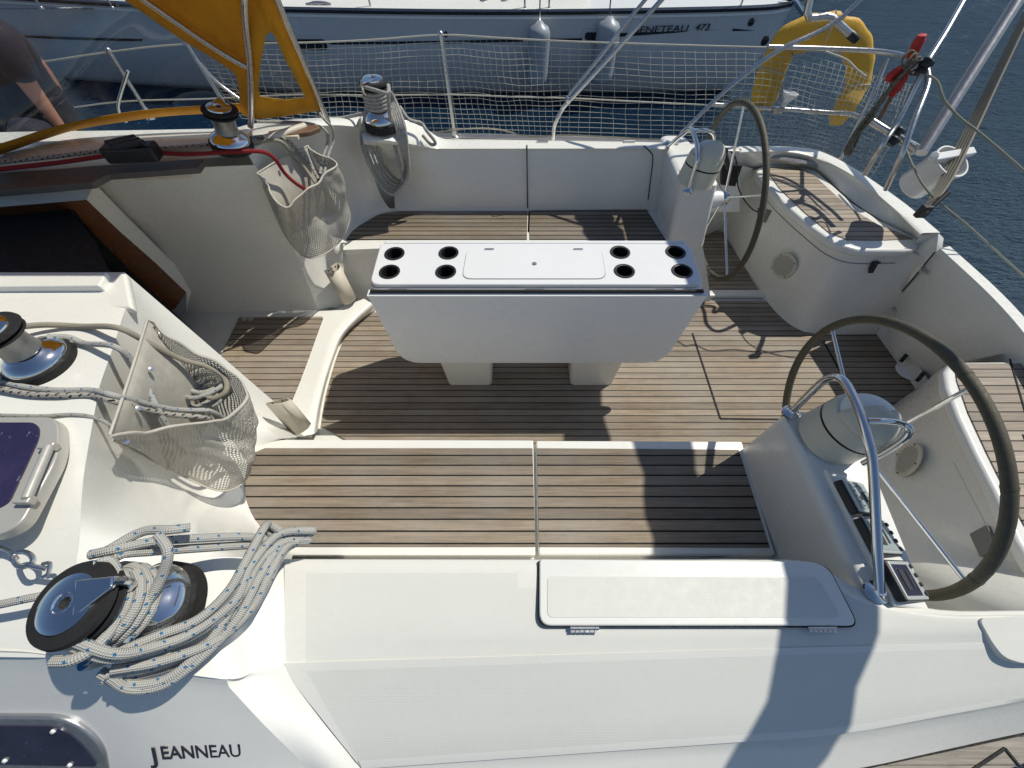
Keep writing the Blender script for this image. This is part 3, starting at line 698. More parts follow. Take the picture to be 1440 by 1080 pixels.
# near side deck, weathered teak
nd = MB().prism([Vector((-4.5, .25, .60)), Vector((-1.2, .0, .60)), Vector((-.8, -.04, .60)), Vector((2.4, -.0, .60)), Vector((2.35, -.02, .60)), Vector((1, -.32, .60)), Vector((-1, -.40, .60)), Vector((-4.5, -.3, .60))], (0, 0, -.5)).build('side_deck', M['teak_deck'], yacht)
cl = MB()
for a, b in (((1340, 1100), (1412, 1052)), ((1412, 1052), (1450, 1098)), ((1195, 1083), (1440, 1031)),):
    strip(cl, P(*a, .6), P(*b, .6), .006, .604)
cl.build('caulking', M['rubber'], nd)

# ---- far quarter: coaming, helm seat, locker front
def qz(x): return interp(x, [(1040, .77), (1085, .68), (1120, .66), (1150, .65), (1185, .645), (1220, .64), (1270, .64), (1330, .64)])
def ql(l, dz=0): return [P(x, y, qz(x) + dz) for x, y in l]
q_in = ql([(1040, 212), (1085, 212), (1118, 214), (1142, 219), (1175, 233), (1210, 254), (1255, 291), (1297, 328)])
q_in0 = ql([(1040, 217), (1085, 216), (1116, 218), (1140, 224), (1171, 237), (1206, 258), (1251, 294), (1293, 333)], -.025)
q_low = [P(x, y, .555) for x, y in ((1040, 236), (1088, 233), (1130, 233), (1155, 245), (1178, 265), (1204, 287), (1242, 311), (1286, 334))]
q_out = ql([(1040, 206), (1085, 206), (1120, 207), (1150, 212), (1184, 227), (1225, 253), (1275, 289), (1320, 327)])
q_o2 = [p + (p - Vector((1.0, YC, p.z))).normalized() * .03 + Vector((0, 0, -.03)) for p in q_out]
q_o3 = [p + (p - Vector((1.0, YC, p.z))).normalized() * .06 + Vector((0, 0, -.25)) for p in q_out]
q_o4 = [p + (p - Vector((1.0, YC, p.z))).normalized() * .10 + Vector((0, 0, -.75)) for p in q_out]
qc = MB().grid(surf([q_low, q_in0, q_in, q_out, q_o2, q_o3, q_o4], 5, 3, crease=(3,))).build('quarter_coaming', M['gel'], yacht, smooth=50, up=(0, 0, 1))
# aft end of that moulding, down to the transom gate
e1 = [P(1297, 328, .80), P(1320, 327, .80)]
MB().grid([[P(1293, 331, .635), P(1320, 328, .648), P(1327, 335, .62)], [P(1284, 350, .53), P(1317, 352, .62), P(1325, 350, .59)], [P(1276, 368, .47), P(1301, 372, .52), P(1316, 356, .55)]]).build('coaming_end', M['gel2'], yacht, smooth=60, up=(-.5, -1, .5))
# helm seat slab
HSZ = .565
hs_o = [P(x, y, HSZ) for x, y in ((1063, 236), (1080, 231), (1128, 232), (1150, 240), (1172, 260), (1200, 285), (1238, 309), (1286, 331), (1297, 340), (1290, 350), (1274, 352), (1210, 352), (1174, 342), (1140, 318), (1105, 288), (1082, 264), (1066, 247))]
hseat = MB().prism(hs_o, (0, 0, -.05)).build('helm_seat', M['gel2'], yacht, bevel=.018, seg=4)
MB().prism([P(x, y, HSZ + .005) for x, y in ((1080, 235), (1122, 235), (1146, 247), (1168, 268), (1195, 292), (1234, 315), (1284, 335.5), (1240, 337.5), (1192, 337), (1165, 326), (1130, 297), (1096, 264), (1078, 239))], (0, 0, -.007)).build('teak_planking', M['teak_helm'], hseat)
lk_t = [P(1040, 232, .68), P(1063, 240, .53), P(1084, 268, .53), P(1106, 291, .53), P(1140, 320, .53), P(1173, 344, .53), P(1210, 355, .53), P(1276, 354, .53), P(1303, 366, .53)]
lk_b = [P(1000, 318, 0), P(1013, 324, 0), P(1026, 345, 0), P(1042, 372, 0), P(1066, 408, 0), P(1092, 441, 0), P(1120, 463, 0), P(1150, 470, 0), P(1243, 470, 0)]
lk_m = [lerp(a, b, .30) for a, b in zip(lk_t, lk_b)]; lk_m2 = [lerp(a, b, .93) for a, b in zip(lk_t, lk_b)]
lk_b2 = [lerp(b, a, .0) + (b - Vector((1.0, YC, 0))).normalized() * -.025 for a, b in zip(lk_t, lk_b)]
lock = MB().grid(surf([lk_t, lk_m, lk_m2, lk_b2], 5, 5)).build('helm_locker', M['gel'], yacht, smooth=60, up=(-1, -.3, 0))
sm = MB(); sm.tube(catmull([lerp(a, b, .12) + Vector((-.001, -.002, 0)) for a, b in zip(lk_t[2:], lk_b[2:])][:-1], 5), .0022, 5); sm.build('lid_seam', M['grey'], lock)
# round speaker grille on the locker face
def speaker(c, nrm, r, parent):
    s = MB(); s.lathe([(r, 0), (r, .006), (r * .96, .009), (r * .80, .009), (r * .78, .006), (0.0001, .006)], c, nrm, 40)
    o = s.build('speaker', M['cream'], parent)
    q = Vector(nrm).normalized().to_track_quat('Z', 'Y'); sc = MB()
    for k in range(4):
        a = R(45 + 90 * k); sc.lathe([(.004, 0), (.004, .003), (.0001, .003)], c + q @ Vector((math.cos(a) * r * .88, math.sin(a) * r * .88, .0085)), nrm, 10)
    sc.build('screw', M['ink'], o)
    g = MB(); g.lathe([(r * .76, .0068), (r * .76, .0075), (.0001, .0078)], c, nrm, 40); g.build('grille', plain('grille_grey', (0.45, 0.44, 0.38), .7, 0, .1, 1.0, 120), o)
    return o
def face_pt(px, py, A, B, C):
    n = (B - A).cross(C - A).normalized(); o = Vector((0, 0, H)); d = P(px, py, 0) - o
    t = (A - o).dot(n) / d.dot(n); p = o + d * t
    if n.dot(o - p) < 0: n = -n
    return p, n
p, n = face_pt(1107, 371, lerp(lk_t[4], lk_b[4], .2), lerp(lk_t[4], lk_b[4], .7), lerp(lk_t[6], lk_b[6], .4)); speaker(p + n * .034, n, .085, yacht)
# latch on the far locker lid
p, n = face_pt(1227, 372, lerp(lk_t[6], lk_b[6], .1), lerp(lk_t[6], lk_b[6], .4), lerp(lk_t[7], lk_b[7], .2))
la = MB(); q = frame_mat(p + n * .01, (1, 0, .1), (0, .3, 1)); rot = q.to_3x3()
la.box(q.translation, (.035, .05, .012), rot); la.tube([q.translation + rot @ Vector((-.02, .018, .012)), q.translation + rot @ Vector((.02, .018, .012))], .007, 8); la.box(q.translation + rot @ Vector((0, -.03, .004)), (.026, .03, .012), rot)
tag(la.build('latch', M['black'], yacht, bevel=.002))
# triangular cut-outs / pockets on the locker corners
p, n = face_pt(1077, 305, lk_t[2], lerp(lk_t[3], lk_b[3], .3), lerp(lk_t[4], lk_b[4], .3))
MB().prism([face_pt(x, y, lk_t[2], lerp(lk_t[3], lk_b[3], .3), lerp(lk_t[4], lk_b[4], .3))[0] + n * .006 for x, y in ((1066, 292), (1086, 296), (1076, 313), (1066, 308))], -n * .02).build('recess', M['grey'], yacht)

# ---- transom gate and transom
tz = .65
ta, tb_, tcc = P(1318, 352, tz), P(1245, 437, .14), P(1440, 480, tz)
tg = MB()
top_i = [P(1318, 352, .64), P(1388, 418, .64), P(1440, 478, .64), P(1480, 540, .64), P(1500, 600, .64)]
top_o = [p + Vector((.075, .02, 0)) for p in top_i]
bot = [P(1244, 440, .10), P(1256, 495, .06), P(1303, 545, .0), P(1330, 600, 0), P(1340, 640, 0)]
mid = [lerp(a, b, .5) + Vector((-.01, 0, 0)) for a, b in zip(top_i, bot)]
lo_i = [lerp(a, b, .02) for a, b in zip(top_i, bot)]
ob = [p + Vector((.40, .04, -.75)) for p in top_o]
tg.grid(surf([bot, mid, lo_i], 4, 4)); tg.grid([catmull(lo_i, 4), catmull([p + Vector((.006, 0, .012)) for p in top_i], 4), catmull([p + Vector((-.006, 0, .012)) for p in top_o], 4), catmull([p + Vector((0, 0, -.005)) for p in top_o], 4), catmull(ob, 4)])
gate = MB(); gate = tg.build('transom_gate', M['gel'], yacht, smooth=50, up=(-1, 0, 0))
sm = MB(); sm.tube([P(1315, 354, .64) + Vector((-.005, -.004, .004)), lerp(P(1315, 354, .64), P(1246, 437, .12), .5) + Vector((-.006, -.006, .004)), P(1246, 437, .12) + Vector((-.006, -.004, 0))], .0045, 6)
sm.build('gate_seam', M['ink'], gate)
for cx0, cy0, a in ((1274, 503, 0), (1297, 530, 0)):
    p, n = face_pt(cx0, cy0, lerp(top_i[0], bot[0], .9), lerp(top_i[2], bot[2], .6), bot[1])
    hg = MB(); q = frame_mat(p + n * .012, P(cx0 + 10, cy0 - 12, .1) - P(cx0, cy0, .1), (0, .2, 1)); rt = q.to_3x3()
    for k in range(4): hg.box(q.translation + rt @ Vector((-.03 + k * .02, 0, 0)), (.017, .03 - (k % 2) * .008, .02), rt)
    hg.build('gate_hinge', M['black'], gate, bevel=.002)
dc = MB(); p = P(1283, 522, .02); dc.lathe([(.085, 0), (.085, .004), (.078, .010), (.03, .014), (.02, .02), (.0001, .022)], p, (-.15, .1, 1), 32); dc.build('drain_cover', M['whitep'], yacht)
for x, y, s in ((1303, 378, 1), (1262, 432, .8)):
    p, n = face_pt(x, y, top_i[0], bot[0], lerp(top_i[1], bot[1], .4))
    q = frame_mat(p + n * .004, P(x + 10, y - 13, .4) - P(x, y, .4), (1, 1, 0)); rt = q.to_3x3()
    pl = MB(); pl.box(q.translation, (.10 * s, .045 * s, .004), rt); o = pl.build('mounting_plate', M['beige'], gate)
    sc = MB()
    for u in (-.03, .0, .03): sc.lathe([(.004, 0), (.004, .003), (.0001, .003)], q.translation + rt @ Vector((u * s, (.008 if u else -.008), .002)), n, 8)
    sc.build('screw', M['ink'], o)

# ---- near quarter: helm seat and locker
nh_o = [P(x, y, HSZ) for x, y in ((1338, 508), (1600, 506), (1700, 700), (1560, 830), (1460, 808), (1430, 760), (1398, 690), (1370, 636), (1346, 585), (1331, 545), (1328, 522))]
nseat = MB().prism(nh_o, (0, 0, -.05)).build('helm_seat', M['gel2'], yacht, bevel=.018, seg=4)
np_ = MB().prism([P(x, y, HSZ + .005) for x, y in ((1352, 511), (1590, 511), (1660, 700), (1540, 790), (1462, 770), (1440, 736), (1412, 684), (1388, 636), (1362, 580), (1346, 535), (1344, 518))], (0, 0, -.007)).build('teak_planking', M['teak_helm'], nseat)
sm = MB(); strip(sm, P(1418, 506, HSZ), P(1445, 600, HSZ), .006, HSZ + .008); strip(sm, P(1436, 612, HSZ), P(1470, 700, HSZ), .004, HSZ + .008); sm.build('seam', M['rubber'], np_)
nl_t = [Vector((P(1500, 480, .53).x, P(1500, 480, .53).y, .53)), P(1340, 512, .53), P(1329, 524, .53), P(1331, 546, .53), P(1346, 588, .53), P(1370, 638, .53), P(1398, 693, .53), P(1432, 765, .53), P(1452, 810, .53), P(1450, 860, .69), P(1430, 905, .69)]
nl_b = [P(1320, 535, 0), P(1300, 541, 0), P(1275, 556, 0), P(1250, 575, 0), P(1225, 596, 0), P(1205, 620, 0), P(1195, 650, 0), P(1185, 690, 0), P(1180, 730, 0), P(1195, 800, 0), P(1230, 905, 0)]
nl_m = [lerp(a, b, .35) for a, b in zip(nl_t, nl_b)]; nl_m2 = [lerp(a, b, .95) for a, b in zip(nl_t, nl_b)]
nlk = MB().grid(surf([nl_t, nl_m, nl_m2, nl_b], 5, 5)).build('helm_locker', M['gel'], yacht, smooth=60, up=(-1, .3, 0))
p, n = face_pt(1282, 648, lerp(nl_t[4], nl_b[4], .2), lerp(nl_t[4], nl_b[4], .6), lerp(nl_t[6], nl_b[6], .5)); speaker(p + n * .012, n, .085, yacht)
sm = MB(); sm.tube(catmull([face_pt(x, y, lerp(nl_t[4], nl_b[4], .2), lerp(nl_t[4], nl_b[4], .6), lerp(nl_t[6], nl_b[6], .5))[0] + n * .006 for x, y in ((1345, 652), (1370, 700), (1395, 748))], 4), .0018, 5); sm.build('lid_seam', M['grey'], nlk)
p, n = face_pt(1390, 765, lerp(nl_t[6], nl_b[6], .1), lerp(nl_t[6], nl_b[6], .4), lerp(nl_t[8], nl_b[8], .2))
MB().prism([face_pt(x, y, lerp(nl_t[6], nl_b[6], .1), lerp(nl_t[6], nl_b[6], .4), lerp(nl_t[8], nl_b[8], .2))[0] + n * .008 for x, y in ((1366, 752), (1390, 739), (1405, 775), (1380, 783))], -n * .02).build('recess', M['grey'], yacht)

# ================================================================ PEDESTALS
def pedestal(m, label):
    f = (lambda p: Vector(p)) if not m else mir
    t = thing('steering_pedestal', f((1.08, .45, 0)), label, 'pedestal', 'steering pedestals')
    # sections (x0, x1, y) at heights: body as a lofted tapered box
    def ring(z, x0, x1, ya, yb, r=.04):
        return fillet([Vector((x0, ya, z)), Vector((x1 - .055 * min(1, z / .7), ya, z)), Vector((x1, yb, z)), Vector((x0, yb, z))], r, 5)
    rs = [ring(-.01, .99, 1.26, .22, .72), ring(.42, .985, 1.22, .19, .715), ring(.74, .945, 1.165, .10, .685), ring(.785, .945, 1.16, .10, .68), ring(.797, .955, 1.15, .11, .53), ring(.8, .975, 1.13, .13, .65)]
    rs = [[f(p) for p in r] for r in rs]
    b = MB(); b.grid(rs, close_u=True); n = len(rs[-1]); o = len(b.v) - n; b.f.append([o + k for k in range(n)]); b.uv.append(None); b.mi.append(0)
    b.build('body', M['gel2'], t, smooth=40)
    # wheel hub housing on the aft face
    h = MB(); c = f((1.27, .595, .664)); ax = Vector((1, 0, .14))
    h.lathe([(.052, -.16), (.050, -.05), (.040, -.02), (.025, -.015)], c, ax, 28); h.build('hub_housing', M['whitep'], t)
    if not m:
        # raised triangular instrument mount
        mt = MB(); mt.prism([Vector((.975, .46, .82)), Vector((.985, .085, .825)), Vector((1.09, .075, .80)), Vector((1.09, .42, .80))], (0, 0, -.05)); mt.build('instrument_mount', M['gel2'], t, bevel=.008)
    return t
pedestal(False, 'white steering pedestal nearest the camera, carrying three instrument displays')
pedestal(True, 'white steering pedestal beyond the table with no displays, beside the far wheel')

def compass(m, label):
    f = (lambda p: Vector(p)) if not m else mir
    if m: bx = P(980, 268, .8); c = Vector((1.02, 2.165, .80))
    else: c = Vector((1.05, .575, .80))
    r = .100
    t = thing('compass', c, label, 'compass', 'steering compasses'); ax = Vector((.12, -.04 if not m else .04, 1))
    b = MB(); b.lathe([(r, 0), (r * .985, .01), (r * .95, .085)], c, ax, 48); b.build('base', M['cream'], t, smooth=30)
    g = MB(); g.lathe([(r * .955, .085), (r * .96, .089), (r * .955, .093)], c, ax, 48); g.build('gasket', M['rubber'], t)
    d = MB(); d.lathe([(r * .955, .093), (r * .94, .125), (r * .90, .14), (r * .86, .142), (r * .80, .141)], c, ax, 48); d.build('collar', M['cream'], t, smooth=30)
    q = MB(); pr = [(r * .80 * math.cos(a), .139 + r * .80 * math.sin(a) * .85) for a in [R(9 * k) for k in range(10)]]; pr.append((.0001, .139 + r * .68))
    q.lathe(pr, c, ax, 48); q.build('globe_hood', M['dome'], t, smooth=60)
    # half hood that wraps the forward side of the dome
    hh = MB(); rows_ = []
    qt = ax.normalized().to_track_quat('Z', 'Y')
    for k in range(9):
        el = R(k * 10.0); rows_.append([c + qt @ Vector((r * .90 * math.cos(el) * math.cos(az), r * .90 * math.cos(el) * math.sin(az), .137 + r * .93 * math.sin(el) * .85)) for az in [R(100 + 8 * j) for j in range(21)]])
    hh.grid(rows_); hh.build('half_hood', M['cream'], t, solid=.006, smooth=60)
    return t
compass(False, 'large white domed compass in front, on the pedestal beside the chrome guard rail')
compass(True, 'smaller-looking white domed compass beyond the table, on the far pedestal')

def guard(m, label):
    f = (lambda p: Vector(p)) if not m else mir
    if not m: pts = [P(x, y, X=.957) for x, y in ((1112, 580), (1135, 557), (1155, 538), (1168, 531), (1182, 532), (1193, 545), (1207, 575), (1219, 612), (1227, 650), (1231, 720), (1234, 780), (1237, 832))]
    else: pts = [P(x, y, X=.957) for x, y in ((936, 209), (950, 197), (967, 183), (974, 184), (980, 203), (981, 222), (976, 240), (967, 270))]
    c = pts[0]; t = thing('guard_rail', (c.x, (pts[0].y + pts[-1].y) / 2, .8), label, 'guard rail', 'pedestal guard rails')
    a = MB(); a.tube(pts, .0115, 14, smooth=6); a.build('main_tube', M['chrome'], t, smooth=80)
    if not m: br = [P(1219, 592, X=.965), P(1245, 592, z=1.04), P(1268, 596, z=1.03), P(1279, 604, z=1.02), P(1272, 617, z=.99), P(1248, 634, z=.93), P(1214, 652, z=.85)]
    else: br = [P(969, 184, X=.96), P(985, 183, z=1.03), P(997, 184, z=1.02), P(1004, 190, z=.99), P(1004, 203, z=.93)]
    a = MB(); a.tube(br, .0095, 12, smooth=6); a.build('side_loop', M['chrome'], t, smooth=80)
    for p in (pts[0], pts[-1]):
        fl_ = MB(); fl_.lathe([(.028, -.006), (.028, .002), (.016, .010), (.0125, .018)], Vector((p.x, p.y, max(.803, min(p.z, .815)))), (0, 0, 1), 24); fl_.build('flange', M['chrome'], t)
guard(False, 'chrome tubular guard rail in front, arching over the near compass')
guard(True, 'chrome tubular guard rail arching over the far compass beyond the table')

# instruments
def instrument(a, b, lab, kind):
    """a,b = ends of the front upper edge"""
    ca = (a + b) / 2; y = (b - a).normalized(); x = Vector((.9, 0, -.42)).normalized(); x = (x - y * x.dot(y)).normalized(); n = x.cross(-y).normalized()
    if n.z < 0: n = -n
    wd = (b - a).length * .96; ht = .115
    t = thing('instrument_display', ca, lab, 'display', 'sailing instrument displays')
    rot = Matrix((x, y, n)).transposed(); c = ca + x * ht * .5
    k = MB(); k.box(c + n * .009, (ht, wd, .026), rot); k.build('case', M['black'], t, bevel=.006)
    k = MB(); k.box(c + n * .022, (ht * .93, wd * .92, .006), rot); k.build('bezel', M['bezel'], t, bevel=.003)
    k = MB(); sc_c = c + n * .0255 - x * (.010 if kind else 0); k.box(sc_c, (ht * .66, wd * .74, .002), rot); s = k.build('screen', M['screen'] if kind != 2 else M['tint2'], t)
    k = MB()
    if kind == 0:
        q = n.to_track_quat('Z', 'Y')
        for j in range(12):
            a_ = R(30 * j); d = rot @ Vector((math.cos(a_), math.sin(a_), 0)); k.box(sc_c + d * .032 + n * .002, (.008, .0025, .001), Matrix.Rotation(0, 3, 'X') @ rot)
        k.box(sc_c + n * .0022, (.035, .012, .001), Matrix.Rotation(R(25), 3, n) @ rot); k.box(sc_c + n * .0022 + x * .012, (.012, .03, .001), rot)
    else:
        k.box(sc_c + n * .0022 - x * .012, (.020, wd * .5, .001), rot); k.box(sc_c + n * .0022 + x * .016, (.008, wd * .4, .001), rot)
        for j in range(4): MB().lathe([(.0055, 0), (.0055, .004), (.0001, .005)], c + x * (ht * .41) + y * (wd * (-.33 + .22 * j)) + n * .025, n, 10).build('button', M['ink'], t)
    k.build('dial' if kind == 0 else 'readout', M['ink'], s)
i0, i1 = P(1171, 676, .835), P(1263, 849, .835)
instrument(i0, lerp(i0, i1, .32), 'square instrument with a round dial face, nearest the compass', 0)
instrument(lerp(i0, i1, .34), lerp(i0, i1, .66), 'middle one of three square instruments, with a row of buttons', 1)
instrument(lerp(i0, i1, .68), i1, 'dark-screened square instrument at the outer end, by the rail foot', 2)

# ================================================================ WHEELS
def wheel(m, label, a0):
    f = (lambda p: Vector(p)) if not m else mir
    c = Vector((1.2686, .5949, .6637)); Rr = .4703; tx = -.1418
    e1 = Vector((0, 1, 0)); e2 = Vector((math.sin(tx), 0, math.cos(tx))); ax = Vector((math.cos(tx), 0, -math.sin(tx)))
    t = thing('helm_wheel', f((1.2686, .5949, .19)), label, 'steering wheel', 'steering wheels')
    pts = [f(c + e1 * Rr * math.cos(a) + e2 * Rr * math.sin(a)) for a in [2 * math.pi * k / 90 for k in range(90)]]
    r = MB(); r.tube(pts, .0152, 16, closed=True); rim = r.build('rim', M['leather'], t, smooth=80)
    for k in range(10):
        s = MB(); a = 2 * math.pi * k / 10 + .31; q = c + e1 * Rr * math.cos(a) + e2 * Rr * math.sin(a); tg_ = -e1 * math.sin(a) + e2 * math.cos(a)
        p0 = f(q - tg_ * .004); p1 = f(q + tg_ * .004); s.tube([p0, p1], .0163, 14)
        s.build('stitching', M['leather'], rim)
    for k in range(5):
        a = R(a0 + 72 * k); d = e1 * math.cos(a) + e2 * math.sin(a)
        q = MB(); q.tube([f(c + d * .02), f(c + d * (Rr - .012))], .0062, 10); q.build('spoke', M['chrome'], t, smooth=80)
    h = MB(); a3 = f(ax + c) - f(c)
    h.lathe([(.036, -.02), (.040, -.01), (.040, .012), (.03, .02), (.02, .03), (.0001, .034)], f(c), a3, 28); h.build('hub', M['chrome'], t)
wheel(False, 'large olive leather-covered steering wheel in front, over the near helm seat', 22)
wheel(True, 'olive leather-covered steering wheel beyond the table, seen nearly edge-on', 32)

# ================================================================ TABLE
tb = thing('cockpit_table', (0.09, 1.44, 0), 'white folding cockpit table with eight black cup holders and a lowered leaf', 'table')
TZ = .80
tops = fillet([P(x, y, TZ) for x, y in ((535, 342), (969, 342), (991, 400), (519, 400))], [.02, .03, .05, .05], 6)
t1 = MB().prism(tops, (0, 0, -.02)).build('table_top', M['whitep'], tb, bevel=.006)
def scale_o(o, k, dz): 
    c = sum(o, Vector()) / len(o); return [Vector((c.x + (p.x - c.x) * k[0], c.y + (p.y - c.y) * k[1], p.z + dz)) for p in o]
edge1 = MB().prism(scale_o(tops, (1.008, 1.06), -.021), (0, 0, -.010)).build('edge_moulding', M['whitep'], t1, bevel=.004)
boxo = MB().prism(scale_o(tops, (.97, .80), -.033), (0, 0, -.14)).build('table_box', M['whitep'], tb, bevel=.01)
lidp = fillet([P(x, y, TZ + .0012) for x, y in ((657, 351), (846, 351), (852, 392), (650, 392))], .045, 8)
MB().prism(scale_o(lidp, (1.008, 1.03), -.0007), (0, 0, -.002)).build('lid_groove', M['grey'], t1)
ld = MB().prism([p + Vector((0, 0, .002)) for p in lidp], (0, 0, -.004)).build('ice_box_lid', M['whitep'], tb)
MB().lathe([(.011, 0), (.011, .002), (.009, .004), (.0001, .004)], P(751.5, 371, TZ + .003), n=20).build('finger_hole', M['grey'], ld)
for x in (688, 813): MB().box(P(x, 350.5, TZ + .004), (.045, .010, .005)).build('hinge', M['steel'], tb, bevel=.001)
cups = [(555, 357), (631, 356), (548, 382.5), (627, 382.5), (872, 355), (950, 355), (878, 381.5), (959, 381.5)]
for x, y in cups:
    c = P(x, y, TZ); k = MB()
    k.lathe([(.0001, -.092), (.0385, -.092), (.039, 0), (.047, .0006), (.047, .0040), (.042, .0045), (.0365, .003), (.0355, -.05), (.034, -.085), (.0001, -.086)], c, n=36)
    o = k.build('cup_holder', M['black'], tb)
# cup holders are real wells: punched through the top with a boolean
def bore(o):
    cut = MB()
    for x, y in cups: cut.lathe([(.0395, -.20), (.0395, .05)], P(x, y, TZ), n=36)
    co_ = cut.build('cutter', M['black'])
    md = o.modifiers.new('bore', 'BOOLEAN'); md.operation = 'DIFFERENCE'; md.object = co_; md.solver = 'EXACT'
    bpy.context.view_layer.update(); dg = bpy.context.evaluated_depsgraph_get()
    me = bpy.data.meshes.new_from_object(o.evaluated_get(dg)); o.modifiers.clear(); o.data = me
    bpy.data.objects.remove(co_)
    for p_ in me.polygons: p_.use_smooth = False
for o in (t1, edge1, boxo): bore(o)
ly = 1.245
def LP(x, y): return P(x, y, Y=ly)
leafo = fillet([LP(517, 417), LP(995, 417), LP(932, 511), LP(566, 511)], [.01, .01, .11, .11], 9)
MB().prism(leafo, (0, .022, 0)).build('leaf', M['whitep'], tb, bevel=.006)
mirl = [Vector((p.x, 2 * 1.44 - p.y, p.z)) for p in leafo]
MB().prism(mirl, (0, -.022, 0)).build('leaf', M['whitep'], tb, bevel=.006)
es = MB(); ea, eb = LP(516, 413.5), LP(996, 413.5)
for q_, (dz_, dy_) in enumerate(((0, -.012), (-.011, -.006))): es.prism([ea + Vector((0, dy_, dz_)), eb + Vector((0, dy_, dz_)), eb + Vector((0, .03, dz_)), ea + Vector((0, .03, dz_))], (0, 0, -.0105))
es.build('leaf_edge', M['whitep'], tb, bevel=.003)
MB().prism([LP(520, 409.5), LP(990, 409.5), LP(990, 412), LP(520, 412)], (0, .012, 0)).build('leaf_gap', M['rubber'], tb)
hn = MB()
for x in (560, 752, 935): c = P(x, 408, TZ - .012) + Vector((0, -.0, 0)); hn.tube([c - Vector((.04, 0, 0)), c + Vector((.04, 0, 0))], .005, 8)
hn.build('leaf_hinge', M['steel'], tb)
for xa, xb, xt0, xt1 in ((630, 692, 617, 694), (802, 862, 795, 874)):
    base = [P(xa, 541, 0.01), P(xb, 541, .01)]; y0 = base[0].y
    A, B = base[0].x, base[1].x; tA, tB = P(xt0, 512, Y=y0 - .02).x, P(xt1, 512, Y=y0 - .02).x
    r0 = fillet([Vector((A, y0, .005)), Vector((B, y0, .005)), Vector((B, y0 + .20, .005)), Vector((A, y0 + .20, .005))], .03, 5)
    r1 = fillet([Vector((tA - .02, y0 - .05, .66)), Vector((tB + .02, y0 - .05, .66)), Vector((tB + .02, y0 + .26, .66)), Vector((tA - .02, y0 + .26, .66))], .03, 5)
    lg = MB(); lg.grid([r0, [lerp(a, b, .5) for a, b in zip(r0, r1)], r1], close_u=True); lg.build('leg', M['gel2'], tb, smooth=50)

# ================================================================ WINCHES
def winch(name_label, loc, axis, s, hgt, cap=True, group='sheet winches', arm_ang=40):
    t = thing('winch', loc, name_label, 'winch', group); q = Vector(axis).normalized().to_track_quat('Z', 'Y'); loc = Vector(loc)
    h = hgt; r = s
    def L(mb, prof, n=48): return mb.lathe([(a * r, b * h) for a, b in prof], loc, axis, n)
    L(MB(), [(1.1, 0), (1.12, .01), (1.12, .16), (1.05, .19)]).build('base_ring', M['rubber'], t, smooth=30)
    L(MB(), [(1.04, .18), (1.03, .21), (.96, .27), (.80, .33), (.66, .37), (.60, .40)]).build('skirt', M['chrome'], t, smooth=60)
    L(MB(), [(.60, .40), (.575, .45), (.56, .55), (.575, .68), (.62, .76)]).build('drum', M['drum'], t, smooth=60)
    j = MB(); L(j, [(.60, .75), (.78, .77), (.86, .80), (.84, .825), (.66, .835), (.66, .855), (.84, .865), (.90, .89), (.86, .93), (.70, .94)]); jaw = j.build('self_tailing_jaw', M['rubber'], t, smooth=30)
    tp = L(MB(), [(.62, .935), (.60, .965), (.46, .985), (.22, .99), (.20, .975), (.13, .97), (.12, .92), (.0001, .915)]).build('top_cap', M['chrome'], t, smooth=40)
    s_ = MB(); n8 = 8
    for k in range(n8):
        a = 2 * math.pi * k / n8; s_.box(loc + q @ Vector((math.cos(a) * .125 * r, math.sin(a) * .125 * r, .955 * h)), (.03 * r, .03 * r, .04 * h), q.to_matrix())
    s_.build('socket', M['steel'], tp)
    # feeder arm
    a = R(arm_ang); d = q @ Vector((math.cos(a), math.sin(a), 0)); e = q @ Vector((-math.sin(a), math.cos(a), 0)); z = q @ Vector((0, 0, 1))
    ar = MB(); ar.prism([loc + d * r * .2 + e * r * .42 + z * h * .99, loc + d * r * .98 + e * r * .10 + z * h * .985, loc + d * r * .98 - e * r * .14 + z * h * .985, loc + d * r * .2 - e * r * .42 + z * h * .99], -z * h * .05)
    ar.build('feeder_arm', M['chrome'], t, bevel=.004 * r / .07)
    fd = MB(); fd.tube([loc + d * r * .94 + z * h * .97, loc + d * r * 1.0 + z * h * .88, loc + d * r * .92 + z * h * .78, loc + d * r * .7 + z * h * .72], .10 * r, 8, smooth=3); fd.build('feeder_hook', M['chrome'], t)
    return t
W1 = Vector((-.805, .075, .935))
winch('big winch in the front left corner, wrapped in blue-flecked rope', W1, (-.05, -.05, 1), .083, .235, arm_ang=72)
W2 = P(64, 512, 1.10)
winch('chrome winch cut by the left edge, on the near cabin top', W2, (0, 0, 1), .072, .155, arm_ang=10)
W3 = P(328, 208, 1.12)
winch('chrome winch on the far cabin top beside the yellow spray hood', W3, (.22, 0, 1), .076, .17, arm_ang=20)
W4 = P(538, 181, .965)
winch('winch on the far coaming with grey rope coiled over it', W4, (.06, 0, 1), .082, .245, arm_ang=150)

# ================================================================ ROPES
def helix(c, ax, r, z0, z1, turns, k=18):
    q = Vector(ax).normalized().to_track_quat('Z', 'Y'); out = []
    n = int(turns * k)
    for i in range(n + 1):
        a = 2 * math.pi * i / k; out.append(Vector(c) + q @ Vector((math.cos(a) * r, math.sin(a) * r, z0 + (z1 - z0) * i / n)))
    return out
